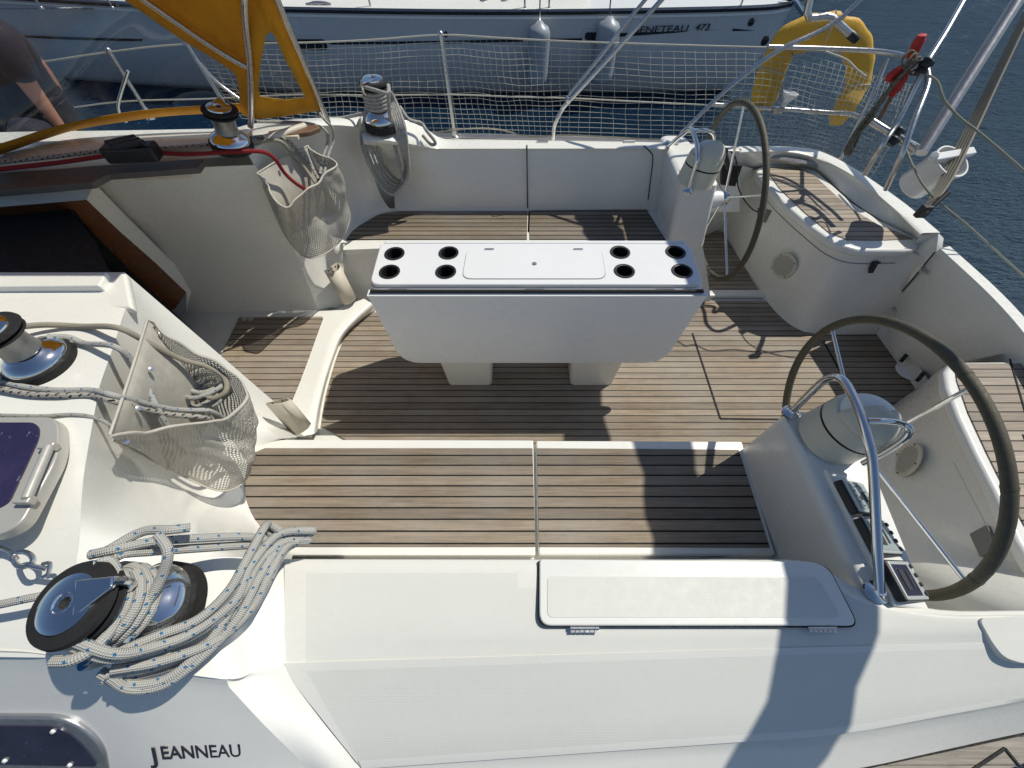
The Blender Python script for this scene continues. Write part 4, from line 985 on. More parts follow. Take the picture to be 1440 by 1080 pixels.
# blue flecked coil on the near winch: turns round the drum plus long hanging loops
coil = MB(); rr = .0098
coil.tube(helix(W1, (-.05, -.05, 1), .058, .10, .165, 4.5), rr, 10)
loops = [
    [(95, 905, 1.13), (150, 925, 1.08), (200, 918, 1.03), (268, 895, .98), (330, 850, .96), (352, 800, .96), (385, 758, .93), (425, 752, .90), (430, 756, .88), (400, 775, .90), (378, 815, .92), (352, 860, .92), (300, 905, .94), (220, 935, .98), (150, 948, 1.02)],
    [(150, 948, 1.02), (205, 940, .98), (262, 922, .95), (318, 880, .94), (350, 830, .94), (372, 780, .93), (398, 755, .91), (378, 738, .94), (368, 748, .97), (345, 790, .99), (322, 830, .99), (280, 870, 1.0), (225, 893, 1.02), (150, 922, 1.05), (118, 928, 1.09)],
    [(128, 780, 1.13), (165, 772, 1.13), (215, 762, 1.10), (280, 757, 1.04), (345, 755, .98), (385, 762, .93), (420, 762, .90)],
    [(146, 800, 1.10), (170, 780, 1.12), (215, 775, 1.08), (290, 770, 1.01), (360, 766, .95), (392, 768, .915)],
    [(133, 795, 1.15), (155, 790, 1.14), (168, 820, 1.12), (164, 870, 1.10), (140, 905, 1.11), (105, 927, 1.12), (75, 930, 1.12)],
    [(150, 775, 1.13), (200, 748, 1.12), (240, 745, 1.12), (267, 742, 1.10)],
    [(222, 752, 1.13), (236, 775, 1.12), (228, 810, 1.09), (205, 850, 1.07), (172, 890, 1.06), (140, 925, 1.07)],
    [(245, 900, .97), (300, 875, .97), (340, 835, .96), (365, 790, .95), (400, 762, .92), (435, 758, .885)],
    [(140, 945, 1.02), (175, 962, .985), (225, 958, .965), (262, 935, .96), (300, 895, .955), (326, 855, .955), (356, 800, .95), (392, 760, .925), (436, 755, .885)],
]
for l in loops: coil.tube(PP(l), rr, 10, smooth=8)
for q_, (dx, dy, dz) in enumerate(((9, -6, .012), (-8, 7, -.012), (14, 6, -.006))):
    l = loops[(0, 1, 8)[q_]]; coil.tube(PP([(x + dx * (.5 + .5 * math.sin(k_ * 1.1 + q_)), y + dy, z + dz) for k_, (x, y, z) in enumerate(l)]), rr, 10, smooth=8)
coil.tube(helix(W1, (-.05, -.05, 1), .072, .115, .160, 2.3), rr, 10)
tag(coil.build('rope_coil', M['r_blue'], smooth=80), 'white rope with blue flecks wound round the big front winch', 'rope coil')
rope('rope', [(-60, 862, 1.05), (0, 850, 1.06), (60, 838, 1.06), (100, 835, 1.03)], .0082, M['r_blue'], 'short blue-flecked rope leading in from the left edge to the big winch')
# coil on the far coaming winch
coil = MB(); rr = .0095
coil.tube(helix(W4, (.06, 0, 1), .060, .105, .19, 5), rr, 8)
def hang(pts): coil.tube(PP(pts), rr, 8, smooth=8)
for k in range(5):
    dx = k * 5.2; ee = k * 3
    hang([(519 + dx * .3, 128, 1.13), (513 + dx * .5, 165, 1.03), (508 + dx, 195, .93), (516 + dx, 225, .84 - .01 * k), (532 + dx * .8, 256 - ee, .70), (548 + dx * .6, 272 - ee * 1.5, .64), (560 + dx * .3, 268 - ee * 1.5, .66), (574 - k, 245 - ee, .75), (573 - k * 2, 210, .88), (568 - k * 3, 175, 1.0), (556 - k * 3, 142, 1.08), (546 - k * 2, 125, 1.14)])
hang([(508, 121, 1.18), (525, 126, 1.185), (545, 131, 1.18), (546, 121, 1.19), (547, 150, 1.10), (552, 190, .94), (560, 225, .82), (566, 255, .71)])
hang([(562, 150, 1.04), (575, 168, .99), (592, 173, .96), (600, 184, .93), (612, 200, .86), (606, 203, .85), (594, 190, .90)])
tag(coil.build('rope_coil', M['r_grey'], smooth=80), 'grey rope coil hanging from the winch on the far coaming', 'rope coil')
rope('rope', [(385, 176, 1.06), (440, 171, 1.03), (475, 167, .99), (505, 161, 1.02), (520, 158, 1.05)], .009, M['r_grey'], 'grey rope running along the deck edge to the far coaming winch')

# near cabin ropes going into the near bag
rope('rope', [(0, 463, 1.15), (60, 457, 1.13), (115, 459, 1.115), (165, 461, 1.11), (205, 480, 1.05), (255, 505, .95), (290, 515, .9), (315, 530, .86), (318, 550, .84), (300, 560, .83), (285, 553, .84)], .0085, M['r_plain'], 'cream rope from the left winch into the near mesh bag')
rope('rope', [(66, 474, 1.15), (95, 474, 1.13), (120, 483, 1.118), (160, 487, 1.108), (185, 507, 1.06), (205, 540, 1.0), (222, 575, .95), (240, 605, .88)], .0080, M['r_blue'], 'blue-flecked rope curving across the mesh flap of the near bag')
rope('rope', [(-60, 525, 1.13), (0, 536, 1.12), (40, 545, 1.115), (85, 549, 1.11), (130, 549, 1.105), (160, 556, 1.08), (200, 566, 1.0), (240, 575, .92), (270, 577, .87), (295, 578, .84), (316, 590, .76), (326, 602, .68)], .0080, M['r_blue'], 'upper blue-flecked rope of the pair running level into the near bag')
rope('rope', [(-60, 534, 1.125), (0, 546, 1.115), (40, 554, 1.11), (85, 556, 1.108), (130, 556, 1.10), (160, 564, 1.07), (200, 575, .99), (240, 583, .915), (285, 587, .86), (306, 596, .77), (316, 606, .68)], .0080, M['r_black'], 'lower black-flecked rope of the pair running level into the near bag')
rope('rope', [(-40, 584, 1.11), (0, 584, 1.108), (60, 585, 1.105), (105, 583, 1.10), (135, 588, 1.09), (160, 600, 1.04), (182, 612, .98)], .0050, M['r_grey'], 'thin grey line running above the deck hatch to the near bag')
bl = MB()
for k in range(11):
    c = P(285 + 8 * math.sin(k * 2.1), 546 + 8 * math.cos(k * 1.7), .77 + .009 * k); q = Vector((math.sin(k) * .3, math.cos(k * 1.3) * .3, 1)).normalized().to_track_quat('Z', 'Y')
    rr_ = .052 + .013 * (k % 3)
    bl.tube([c + q @ Vector((math.cos(a) * rr_, math.sin(a) * rr_ * .8, 0)) for a in [2 * math.pi * j / 22 for j in range(22)]], .008, 9, closed=True)
tag(bl.build('rope_bundle', M['r_blue'], smooth=80), 'bundle of blue-flecked rope stuffed in the near mesh bag', 'rope coil')
bl = MB()
for k in range(4):
    c = P(272 + k * 9, 545 + k * 3, .74 + .02 * k); bl.tube([c + Vector((math.cos(a) * .06, math.sin(a) * .04, .012 * math.sin(a * 2 + k))) for a in [2 * math.pi * j / 20 for j in range(20)]], .007, 8, closed=True)
tag(bl.build('rope_bundle', M['r_olive'], smooth=80), 'dark olive line packed under the white rope in the near bag', 'rope coil')

# far cabin ropes
rope('rope', [(-80, 248, 1.16), (0, 238, 1.165), (80, 229, 1.165), (150, 219, 1.17), (200, 214, 1.17), (260, 217, 1.16), (320, 214, 1.145), (365, 213, 1.12), (385, 222, 1.08), (400, 243, 1.0), (415, 257, .95), (432, 268, .90)], .0085, M['r_red'], 'red rope crossing the far cabin top and dropping into the far bag')
rope('rope', [(-80, 236, 1.165), (0, 228, 1.17), (80, 220, 1.17), (150, 212, 1.17), (205, 210, 1.17), (260, 207, 1.16), (312, 202, 1.14), (360, 193, 1.13), (395, 193, 1.11), (415, 208, 1.05), (435, 230, .97), (448, 252, .92)], .0080, M['r_black'], 'black-flecked rope behind the red one on the far cabin top')
rope('rope', [(205, 213, 1.165), (260, 211, 1.158), (312, 207, 1.14), (360, 200, 1.125), (392, 198, 1.11), (410, 215, 1.04), (430, 238, .96), (444, 258, .92)], .0078, M['r_plain'], 'pink-beige rope lying between the red and flecked ropes by the far winch')
rope('rope', [(362, 171, 1.10), (410, 172, 1.09), (440, 175, 1.08), (458, 184, 1.05), (461, 200, 1.0), (455, 220, .96), (450, 245, .92)], .0075, M['r_grey'], 'grey line dropping from the spray hood corner into the far bag')
rope('rope', [(448, 158, 1.12), (458, 170, 1.10), (467, 180, 1.06), (469, 198, 1.0), (462, 218, .96), (456, 245, .92)], .0070, M['r_grey'], 'second grey line hanging to the right into the far bag')

# ================================================================ MESH BAGS
def bag(loc, flap, rim, midr, bot, label, rim_r=.006):
    t = thing('mesh_bag', loc, label, 'rope bag', 'mesh rope bags on the cabin ends')
    gr = surf([rim, midr, bot], 8, 12); gr[0] = [p_ + noise.noise_vector(p_ * 14) * .014 for p_ in gr[0]]
    for i_, row_ in enumerate(gr):
        for j_, p_ in enumerate(row_):
            k_ = math.sin(math.pi * min(1, i_ / (len(gr) - 1) * 1.1)) ** .7; q_ = Vector((p_.x * 9 + p_.z * 6, p_.y * 9, p_.z * 3.5))
            row_[j_] = p_ + Vector((1, -.3, .2)) * (noise.noise(q_) * .030 + (abs(noise.noise(q_ * 2.3)) - .2) * .022) * k_
    a = MB(); a.grid(gr); o = a.build('pouch', M['mesh'], t, smooth=80)
    b = MB(); b.grid(surf(flap, 4, 4)); fo = b.build('flap', M['hem'], t, smooth=80)
    rim_l = [p_ + noise.noise_vector(p_ * 14) * .014 for p_ in catmull(PP(rim), 6)]
    rim_l[0], rim_l[-1] = P(*rim[0]), P(*rim[-1])
    c = MB(); c.tube(rim_l, [rim_r * .7 * k_ for k_ in (1.0, 1.25, .9, 1.3, 1.0, 1.2, .9)], 8); c.build('hem', M['hem'], t, smooth=80)
    d = MB(); d.tube(catmull(PP(flap[0]), 6), rim_r * .6, 8); d.tube(catmull(PP(bot), 6), rim_r * .6, 6); d.build('piping', M['hem'], t, smooth=80)
    for p in PP(flap[1]): MB().lathe([(.007, 0), (.007, .004), (.0001, .005)], p + Vector((.012, 0, .004)), (1, 0, .7), 12).build('stud', M['steel'], t)
    return t
bag(P(260, 680, .5),
    [[(207, 449, 1.105), (190, 505, 1.105), (172, 560, 1.10), (154, 612, 1.095)], [(222, 470, 1.06), (208, 520, 1.06), (190, 575, 1.05), (172, 622, 1.03)], [(262, 520, .93), (250, 560, .90), (232, 600, .88), (205, 640, .90)], [(300, 575, .72), (290, 600, .70), (270, 630, .70), (235, 662, .74)]],
    [(207, 449, 1.105), (235, 475, 1.05), (275, 495, .98), (318, 520, .92), (348, 548, .89), (345, 572, .885), (310, 590, .90), (265, 598, .93), (215, 606, .99), (155, 614, 1.095)],
    [(212, 455, 1.06), (255, 510, .90), (300, 550, .80), (345, 575, .74), (362, 600, .72), (358, 628, .72), (320, 640, .74), (265, 632, .80), (210, 625, .90), (158, 617, 1.06)],
    [(215, 460, 1.04), (262, 532, .84), (305, 590, .70), (343, 640, .60), (352, 660, .58), (338, 682, .58), (308, 690, .60), (262, 672, .68), (205, 642, .84), (160, 619, 1.04)],
    'grey mesh rope bag on the near cabin end, full of rope')
bag(P(440, 340, .5),
    [[(361, 244, 1.03), (385, 229, 1.03), (410, 216, 1.03), (433, 205, 1.02)], [(368, 254, 1.0), (391, 238, 1.0), (415, 225, 1.0), (440, 214, .99)], [(392, 290, .88), (410, 275, .88), (432, 262, .88), (455, 250, .88)], [(412, 330, .70), (432, 320, .70), (452, 308, .70), (475, 300, .70)]],
    [(361, 244, 1.03), (376, 262, .98), (390, 284, .94), (403, 291, .92), (425, 272, .93), (448, 253, .94), (470, 235, .95), (468, 226, .96), (450, 217, .99), (433, 205, 1.02)],
    [(366, 252, .98), (383, 285, .86), (396, 308, .80), (415, 318, .76), (440, 300, .78), (462, 283, .80), (484, 262, .84), (480, 250, .86), (456, 232, .92), (436, 212, .98)],
    [(370, 262, .95), (388, 305, .78), (404, 336, .66), (428, 361, .56), (450, 360, .55), (472, 346, .53), (487, 325, .60), (491, 296, .68), (470, 255, .84), (440, 220, .95)],
    'grey mesh rope bag on the far cabin end, holding a red rope')

# winch handle pockets
def pocket(pts_top, pts_bot, out, label):
    A = PP(pts_top); B = PP(pts_bot); t = thing('winch_handle_pocket', B[0], label, 'holder', 'winch handle pockets')
    o = Vector(out); k = MB()
    sec = lambda p, q, d, b: [p, p + d * .7 + (q - p) * .05, p + d + (q - p) * .35, p + d + (q - p) * .65, q + d * .7 - (q - p) * .05, q]
    k.grid([sec(A[0], A[1], o, 0), sec(B[0], B[1], o * .8, 0)]); k.build('shell', M['beige'], t, solid=.004, smooth=50)
    n = MB(); n.prism([A[0], A[1], lerp(A[1], B[1], .95), lerp(A[0], B[0], .95)], -o * .06); bp_ = n.build('back_plate', M['beige'], t)
    s = MB()
    for u, v in ((.25, .05), (.75, .05), (.5, .14)): s.lathe([(.004, 0), (.004, .003), (.0001, .003)], lerp(lerp(A[0], A[1], u), lerp(B[0], B[1], u), v) + o * .02, o, 10)
    s.build('screw', M['ink'], bp_)
pocket([(456, 381, .36), (475, 369, .36)], [(481, 426, .15), (498, 414, .15)], (.045, -.045, .0), 'beige winch handle pocket below the far mesh bag')
pocket([(374, 567, .50), (402, 560, .50)], [(412, 610, .24), (432, 594, .24)], (.05, -.02, .02), 'beige winch handle pocket below the near mesh bag')

# ================================================================ HATCH, PORTLIGHT, LETTERS (near cabin)
hz = 1.125
ht_ = thing('deck_hatch', P(20, 680, 1.10), 'dark tinted deck hatch with grey frame on the near cabin top', 'hatch')
ho = fillet([P(x, y, hz) for x, y in ((-160, 586), (72, 586), (82, 596), (82, 640), (28, 738), (-10, 756), (-160, 756))], [.03, .03, .02, .04, .04, .04, .03], 6)
MB().prism(ho, (0, 0, -.03)).build('frame', M['rim'], ht_, bevel=.006)
hp = fillet([P(x, y, hz + .004) for x, y in ((-150, 594), (48, 594), (55, 602), (53, 618), (12, 706), (-6, 716), (-150, 716))], .03, 6)
MB().prism(hp, (0, 0, -.008)).build('pane', M['tint'], ht_)
hb_ = MB(); a, b = P(70, 626, hz + .018), P(37, 702, hz + .018)
hb_.tube([a, b], .009, 12); hb_.box(a + Vector((-.01, 0, -.008)), (.035, .018, .02)); hb_.box(b + Vector((-.01, 0, -.008)), (.035, .018, .02)); hb_.build('handle', M['rim'], ht_, bevel=.004)
def side_pt(x, y):
    # point on the sloping cabin side at a pixel
    return face_pt(x, y, P(90, 936, .945), P(-150, 922, .965), P(90, 1010, .82))[0]
_, sn = face_pt(50, 1000, P(90, 936, .945), P(-150, 922, .965), P(90, 1010, .82))
pl_ = thing('portlight', side_pt(60, 1060), 'smoked oval-ended portlight set in the near cabin side', 'portlight')
po = fillet([side_pt(x, y) + sn * .010 for x, y in ((-200, 1000), (100, 1003), (150, 1040), (165, 1110), (-200, 1110))], [.02, .05, .08, .05, .02], 8)
MB().prism(po, -sn * .03).build('frame', M['alu'], pl_, bevel=.006)
pp = fillet([side_pt(x, y) + sn * .0125 for x, y in ((-190, 1011), (92, 1013), (126, 1040), (145, 1069), (-190, 1062))], [.01, .04, .05, .015, .01], 8)
MB().prism(pp, -sn * .004).build('pane', M['tint2'], pl_)
sk = MB()
for x, y in ((17, 1060), (107, 1066), (84, 1019)): sk.lathe([(.0055, 0), (.0045, .004), (.0001, .005)], side_pt(x, y) + sn * .0125, sn, 12)
sk.build('screw', M['whitep'], pl_)
# builder's name in raised pewter letters
_, fn = face_pt(280, 1050, P(210, 1015, .815), P(372, 1020, .785), P(322, 966, .87))
_a = face_pt(216, 1067, P(192, 950, .91), P(322, 966, .87), P(210, 1015, .76)); 
lp = lambda x, y: face_pt(x, y, P(210, 1015, .815), P(372, 1020, .785), P(322, 966, .87))[0]
org, xe, ye = lp(216, 1066), lp(343, 1062), lp(218, 1044)
wl = (xe - org).length; hl = (ye - org).length
letters = thing('name_letters', org, 'raised dark name letters on the near cabin side, right of the portlight', 'lettering')
big = text_mesh('J', hl * 1.38, .0007, 0, offset=.0008); mw = frame_mat(org + fn * .0022 - (ye - org) * .25, xe - org, ye - org); put_mesh('capital_letter', big, M['sandtext'], mw, letters)
sm_ = text_mesh('EANNEAU', hl * 1.12, .0007, 0, space=.98, offset=.0006)
xsz = max(v.co.x for v in sm_.vertices); k = (wl * .885) / xsz
sm_.transform(Matrix.Diagonal((k, 1, 1, 1))); mw = frame_mat(org + fn * .0022 + (xe - org) * .095, xe - org, ye - org); put_mesh('small_capitals', sm_, M['sandtext'], mw, letters)
# snap shackle on the cabin top
sh = MB(); pz = 1.075
sh.tube(PP([(-30, 765, pz), (0, 770, pz), (14, 776, pz), (24, 786, pz)]), .004, 8, smooth=3)
sh.tube(PP([(18, 780, pz + .01), (32, 776, pz + .01), (44, 781, pz + .01), (46, 790, pz + .01), (36, 797, pz + .01), (24, 795, pz + .01)]), .005, 8, closed=True, smooth=3)
sh.tube(PP([(40, 795, pz + .01), (56, 798, pz + .005), (66, 800, pz)]), .005, 8); sh.tube(PP([(60, 793, pz), (70, 792, pz), (68, 806, pz), (60, 812, pz)]), .004, 8, smooth=3)
tag(sh.build('snap_shackle', M['steel']), 'small steel snap shackle lying on the near cabin top', 'shackle')

# ================================================================ FAR CABIN FITTINGS
rc = thing('rope_clutch', P(190, 215, 1.15), 'black rope clutch bank on the far cabin top, ropes running through it', 'rope clutch')
cb = P(186, 214, 1.185)
k = MB(); k.box(cb, (.20, .07, .06), Matrix.Rotation(R(6), 3, 'Z')); k.build('housing', M['black'], rc, bevel=.012)
for j in range(3): k = MB(); c = cb + Vector((-.03 + .03 * j, .022 - .022 * j, .037)); k.box(c, (.13, .018, .018), Matrix.Rotation(R(6), 3, 'Z') @ Matrix.Rotation(R(-8), 3, 'Y')); k.build('lever', M['black'], rc, bevel=.006)
hr_ = MB(); hr_.prism(fillet([P(x, y, 1.115) for x, y in ((348, 190), (400, 180), (440, 175), (452, 178), (432, 186), (395, 190), (358, 195))], .02, 4), (0, 0, -.02))
tag(hr_.build('teak_pad', M['woodg'], bevel=.004), 'brown wooden pad on the far cabin top under the hood foot', 'wooden pad')
k = MB(); a, b = P(372, 196, 1.12), P(430, 178, 1.11); k.tube([a, b], .018, 10); k.box(lerp(a, b, .5) + Vector((0, 0, -.012)), (.12, .05, .014))
tag(k.build('track_slider', M['beige']), 'short beige tube fitting on the far cabin top behind the bag', 'deck fitting')

# ---- spray hood
hood = thing('spray_hood', P(340, 175, 1.1), 'yellow canvas spray hood with clear vinyl window and steel bows', 'spray hood')
def HP(x, y, t=0.0): return P(x, y, Y=2.10 + t)
b0 = [P(-420, 300, 1.17), P(-120, 255, 1.165), P(0, 218, 1.16), P(60, 197, 1.155), P(110, 182, 1.15), P(170, 172, 1.145), P(230, 164, 1.14), P(290, 160, 1.14), P(338, 158, 1.135)]
b1 = [P(-420, 275, 1.25), P(-120, 232, 1.24), P(0, 203, 1.22), P(60, 184, 1.215), P(110, 171, 1.205), P(170, 160, 1.20), P(230, 153, 1.195), P(290, 149, 1.19), P(338, 146, 1.185)]
MB().grid([catmull(b0, 5), catmull(b1, 5)]).build('canvas_skirt', M['canvas'], hood, solid=.003, smooth=80, up=(0, -1, 0))
we = [P(-420, -60, Y=1.95), P(-120, -50, Y=2.0), P(60, -30, Y=2.05), P(172, -2, Y=2.08), P(215, 28, Y=2.09), P(262, 60, Y=2.10), P(305, 86, Y=2.12), P(332, 108, Y=2.13), P(337, 146, 1.19)]
vm = [lerp(a, b, .5) + Vector((0, .03, 0)) for a, b in zip(b1, we)]
MB().grid(surf([b1, vm, we], 5, 5)).build('vinyl_window', M['vinyl'], hood, smooth=80)
# canvas piece between window edge and the aft tube
e0 = [P(172, -2, Y=2.08), P(215, 28, Y=2.09), P(262, 60, Y=2.10), P(305, 86, Y=2.12), P(332, 108, Y=2.13), P(337, 146, 1.19), P(338, 158, 1.135)]
e1 = [P(235, -20, Y=2.02), P(262, 10, Y=2.04), P(295, 40, Y=2.06), P(325, 72, Y=2.09), P(345, 100, Y=2.11), P(350, 145, Y=2.10), P(352, 168, 1.13)]
e2 = [P(345, -40, Y=1.98), P(345, 0, Y=2.0), P(347, 40, Y=2.03), P(348, 72, Y=2.06), P(350, 100, Y=2.09), P(351, 145, Y=2.09), P(353, 168, 1.13)]
MB().grid(surf([e0, e1, e2], 5, 6)).build('canvas_panel', M['canvas'], hood, solid=.003, smooth=80, up=(0, -1, 0))
# aft side panel with triangular window
oA = [P(350, -30, Y=2.0), P(378, -30, Y=1.98), P(388, 5, Y=2.0), P(410, 55, Y=2.08), P(432, 108, Y=2.17), P(453, 155, Y=2.26), P(400, 164, Y=2.18), P(353, 168, Y=2.09), P(350, 100, Y=2.09), P(347, 40, Y=2.03)]
iA = [P(374, 50, Y=2.04), P(380, 45, Y=2.05), P(386, 50, Y=2.06), P(400, 82, Y=2.10), P(415, 110, Y=2.14), P(430, 138, Y=2.19), P(400, 141, Y=2.14), P(366, 136, Y=2.09), P(363, 125, Y=2.09), P(366, 90, Y=2.07)]
k = MB(); k.grid([oA + [oA[0]], iA + [iA[0]]]); k.build('canvas_panel', M['canvas'], hood, solid=.003, smooth=80, up=(0, -1, 0))
k = MB(); k.add(iA, [list(range(len(iA)))]); k.build('side_window', M['vinyl'], hood)
# roof, out of the top of the picture
rw0 = [P(-420, -60, Y=1.95), P(-120, -50, Y=2.0), P(60, -30, Y=2.05), P(172, -2, Y=2.08), P(235, -20, Y=2.02), P(345, -30, Y=1.98), P(378, -30, Y=1.98)]
rw1 = [Vector((p.x, 1.72, 1.72)) for p in rw0]; rw2 = [Vector((p.x, 1.38, 1.80)) for p in rw0]; rw3 = [Vector((p.x, 1.20, 1.82)) for p in rw0]
MB().grid(surf([rw0, rw1, rw2, rw3], 4, 5)).build('canvas_roof', M['canvas'], hood, solid=.003, smooth=80, up=(0, 0, 1))
for pts, rr in (([P(352, 178, 1.12), P(353, 168, Y=2.085), P(352, 100, Y=2.07), P(346, 40, Y=2.01), P(344, 0, Y=1.98), P(345, -30, Y=1.96), Vector((P(345, -30, Y=1.96).x, 1.7, 1.70)), Vector((P(345, -30, Y=1.96).x, 1.22, 1.80))], .0125),
                ([P(350, 96, Y=2.07), P(310, 73, Y=2.05), P(255, 36, Y=2.03), P(203, 0, Y=2.0), P(160, -30, Y=1.97)], .011),
                ([P(388, -5, Y=1.98), P(400, 25, Y=2.02), P(430, 95, Y=2.14), P(455, 155, Y=2.25), P(462, 172, Y=2.28)], .012)):
    MB().tube(pts, rr, 12, smooth=5).build('bow', M['steel'], hood, smooth=80)

# ================================================================ FAR RAIL: stanchions, lifelines, net
def stanchion(b, t, label):
    s = thing('stanchion', b, label, 'stanchion', 'lifeline stanchions'); b, t = Vector(b), Vector(t)
    MB().tube([b, t], .0125, 12).build('post', M['steel'], s, smooth=80)
    MB().lathe([(.03, -.01), (.03, .004), (.019, .012), (.017, .05), (.013, .052)], b, t - b, 20).build('foot', M['steel'], s)
    MB().lathe([(.015, 0), (.016, .01), (.010, .02), (.0001, .024)], t, t - b, 16).build('cap', M['steel'], s)
    return s
SB, SP = P(640, 193, .70), P(620, 50, Y=3.0)
stanchion(SB, SP, 'upright steel stanchion in the middle of the net on the far rail')
FB, FP_ = P(205, 168, .95), P(154, 73, Y=2.95); d_ = (FP_ - FB); FB = FP_ - Vector((d_.x, d_.y, 0)) * 1.0 + Vector((0, 0, .68 - FP_.z)); FB = P(212, 165, Y=2.90)
stanchion(Vector((FB.x, FB.y, FB.z)), FP_, 'leaning stanchion seen through the vinyl window of the spray hood')
GB, GP = P(325, 160, Y=2.90), P(262, 62, Y=2.98)
stanchion(GB, GP, 'gate stanchion with diagonal brace seen through the vinyl window near the yellow canvas')
for pts, lab, cat in (([(180, 100, 0), (166, 150, 0), (178, 172, 0)], 'bent steel brace leg beside the leaning stanchion behind the vinyl', 'rail brace'), ([(275, 82, 0), (305, 115, 0), (345, 145, 0)], 'diagonal steel brace behind the vinyl window edge', 'rail brace')):
    tag(MB().tube([P(x, y, Y=2.9) for x, y, _ in pts], .009, 8, smooth=4).build('rail_brace', M['steel'], smooth=80), lab, cat)
TL = [P(-200, 125, Y=2.85), P(40, 90, Y=2.92), P(154, 73, Y=2.95), P(262, 62, Y=2.98), P(420, 60, Y=3.0), P(520, 56, Y=3.0), P(620, 49, Y=3.0), P(700, 53, Y=2.99), P(800, 58, Y=2.98), P(950, 63, Y=2.95), P(1090, 67, Y=2.93)]
LL_ = [P(-200, 190, Y=2.85), P(40, 160, Y=2.90), P(170, 143, Y=2.92), P(290, 139, Y=2.94), P(420, 133, Y=2.94), P(520, 134, Y=2.94), P(636, 133, Y=2.94), P(720, 136, Y=2.94), P(800, 138, Y=2.93), P(900, 143, Y=2.92), P(1000, 148, Y=2.90)]
tag(MB().tube(catmull(TL, 4), .0045, 6).build('lifeline', M['net'], smooth=80), 'upper cream lifeline carrying the top edge of the net', 'lifeline', 'lifelines along the far rail')
tag(MB().tube(catmull(LL_, 4), .0045, 6).build('lifeline', M['net'], smooth=80), 'lower cream lifeline crossing the net half way up', 'lifeline', 'lifelines along the far rail')
# net: individual cords, sagging between the lifelines and the deck edge
tops_ = catmull([P(270, 62, Y=2.985), P(420, 61, Y=3.0), P(520, 57, Y=3.0), P(620, 50, Y=3.0), P(700, 54, Y=2.99), P(800, 59, Y=2.98), P(950, 64, Y=2.95), P(1080, 68, Y=2.93), P(1180, 90, Y=2.88), P(1240, 110, Y=2.75), P(1285, 120, Y=2.6)], 14)
bots_ = catmull([P(340, 166, Y=2.95), P(440, 180, Y=2.93), P(530, 185, Y=2.90), P(640, 187, Y=2.88), P(720, 189, Y=2.88), P(800, 192, Y=2.86), P(950, 196, Y=2.80), P(1060, 200, Y=2.74), P(1130, 206, Y=2.68), P(1180, 222, Y=2.50), P(1225, 250, Y=2.25)], 14)
NV = 92; NH = 17
def samp(l, t):
    i = t * (len(l) - 1); a = int(i); return lerp(l[a], l[min(a + 1, len(l) - 1)], i - a)
nb = MB(); G = []
for i in range(NV + 1):
    u = i / NV; rowp = []
    for j in range(NH + 1):
        v = j / NH; p = lerp(samp(tops_, u), samp(bots_, u), v)
        sag = math.sin(math.pi * v) * (.025 + .03 * noise.noise(Vector((u * 9, 0, 0))))
        w_ = noise.noise_vector(Vector((i * .23, j * .31, 1.7))) * .016 * math.sin(math.pi * min(1, v * 1.1))
        rowp.append(p + Vector((0, -sag, 0)) + w_)
    G.append(rowp)
for i in range(NV + 1): nb.tube(G[i], .0014, 4)
for j in range(NH + 1): nb.tube([G[i][j] for i in range(NV + 1)], .0014, 4)
tag(nb.build('safety_net', M['net'], smooth=180), 'cream string safety net stretched along the far rail', 'net')
rope('rope', [(600, 187, .73), (660, 181, .76), (700, 182, .75), (745, 192, .73), (800, 190, .74), (900, 195, .74), (960, 197, .75)], .005, M['r_plain'], 'thin cream line lacing the net foot along the far deck edge')

# pushpit rails
pr = thing('pushpit', P(1240, 240, .78), 'steel tube stern rail rounding the far corner of the cockpit', 'stern rail')
def rail(pts, r, name='rail'): MB().tube(pts, r, 12, smooth=5).build(name, M['steel'], pr, smooth=80)
rail([P(1080, 66, Y=2.92), P(1150, 68, Y=2.88), P(1230, 72, Y=2.78), P(1275, 80, Y=2.62), P(1300, 92, Y=2.45)], .0125)
rail([P(1000, 147, Y=2.90), P(1080, 152, Y=2.85), P(1160, 158, Y=2.78), P(1205, 163, Y=2.68), P(1260, 195, Y=2.4), P(1285, 215, Y=2.25)], .0125)
rail([P(1247, 83, Y=2.72), P(1228, 130, Y=2.62), P(1190, 205, Y=2.55), P(1183, 222, .79)], .011, 'post')
rail([P(1300, 95, Y=2.40), P(1288, 120, Y=2.36), P(1262, 172, Y=2.30), P(1240, 205, Y=2.22), P(1216, 245, .79)], .012, 'post')
rail([P(1303, 95, Y=2.40), P(1304, 120, Y=2.3), P(1285, 170, Y=2.15), P(1265, 225, Y=2.05), P(1246, 266, .79)], .0125, 'post')
rail([P(1218, 165, Y=2.5), P(1250, 185, Y=2.4), P(1290, 208, Y=2.2)], .016)
# mid white clamp on lower rail
k = thing('rail_cup', P(1100, 158, Y=2.84), 'small white cup-shaped holder clamped on the lower stern rail', 'holder')
ck = P(1101, 150, Y=2.82); MB().lathe([(.016, 0), (.020, .03), (.045, .065), (.047, .075), (.040, .073), (.0001, .055)], ck, (.1, 0, 1), 24).build('cup', M['whitep'], k)
MB().box(ck + Vector((-.02, 0, -.02)), (.06, .03, .035)).build('clamp', M['steel'], k, bevel=.006)

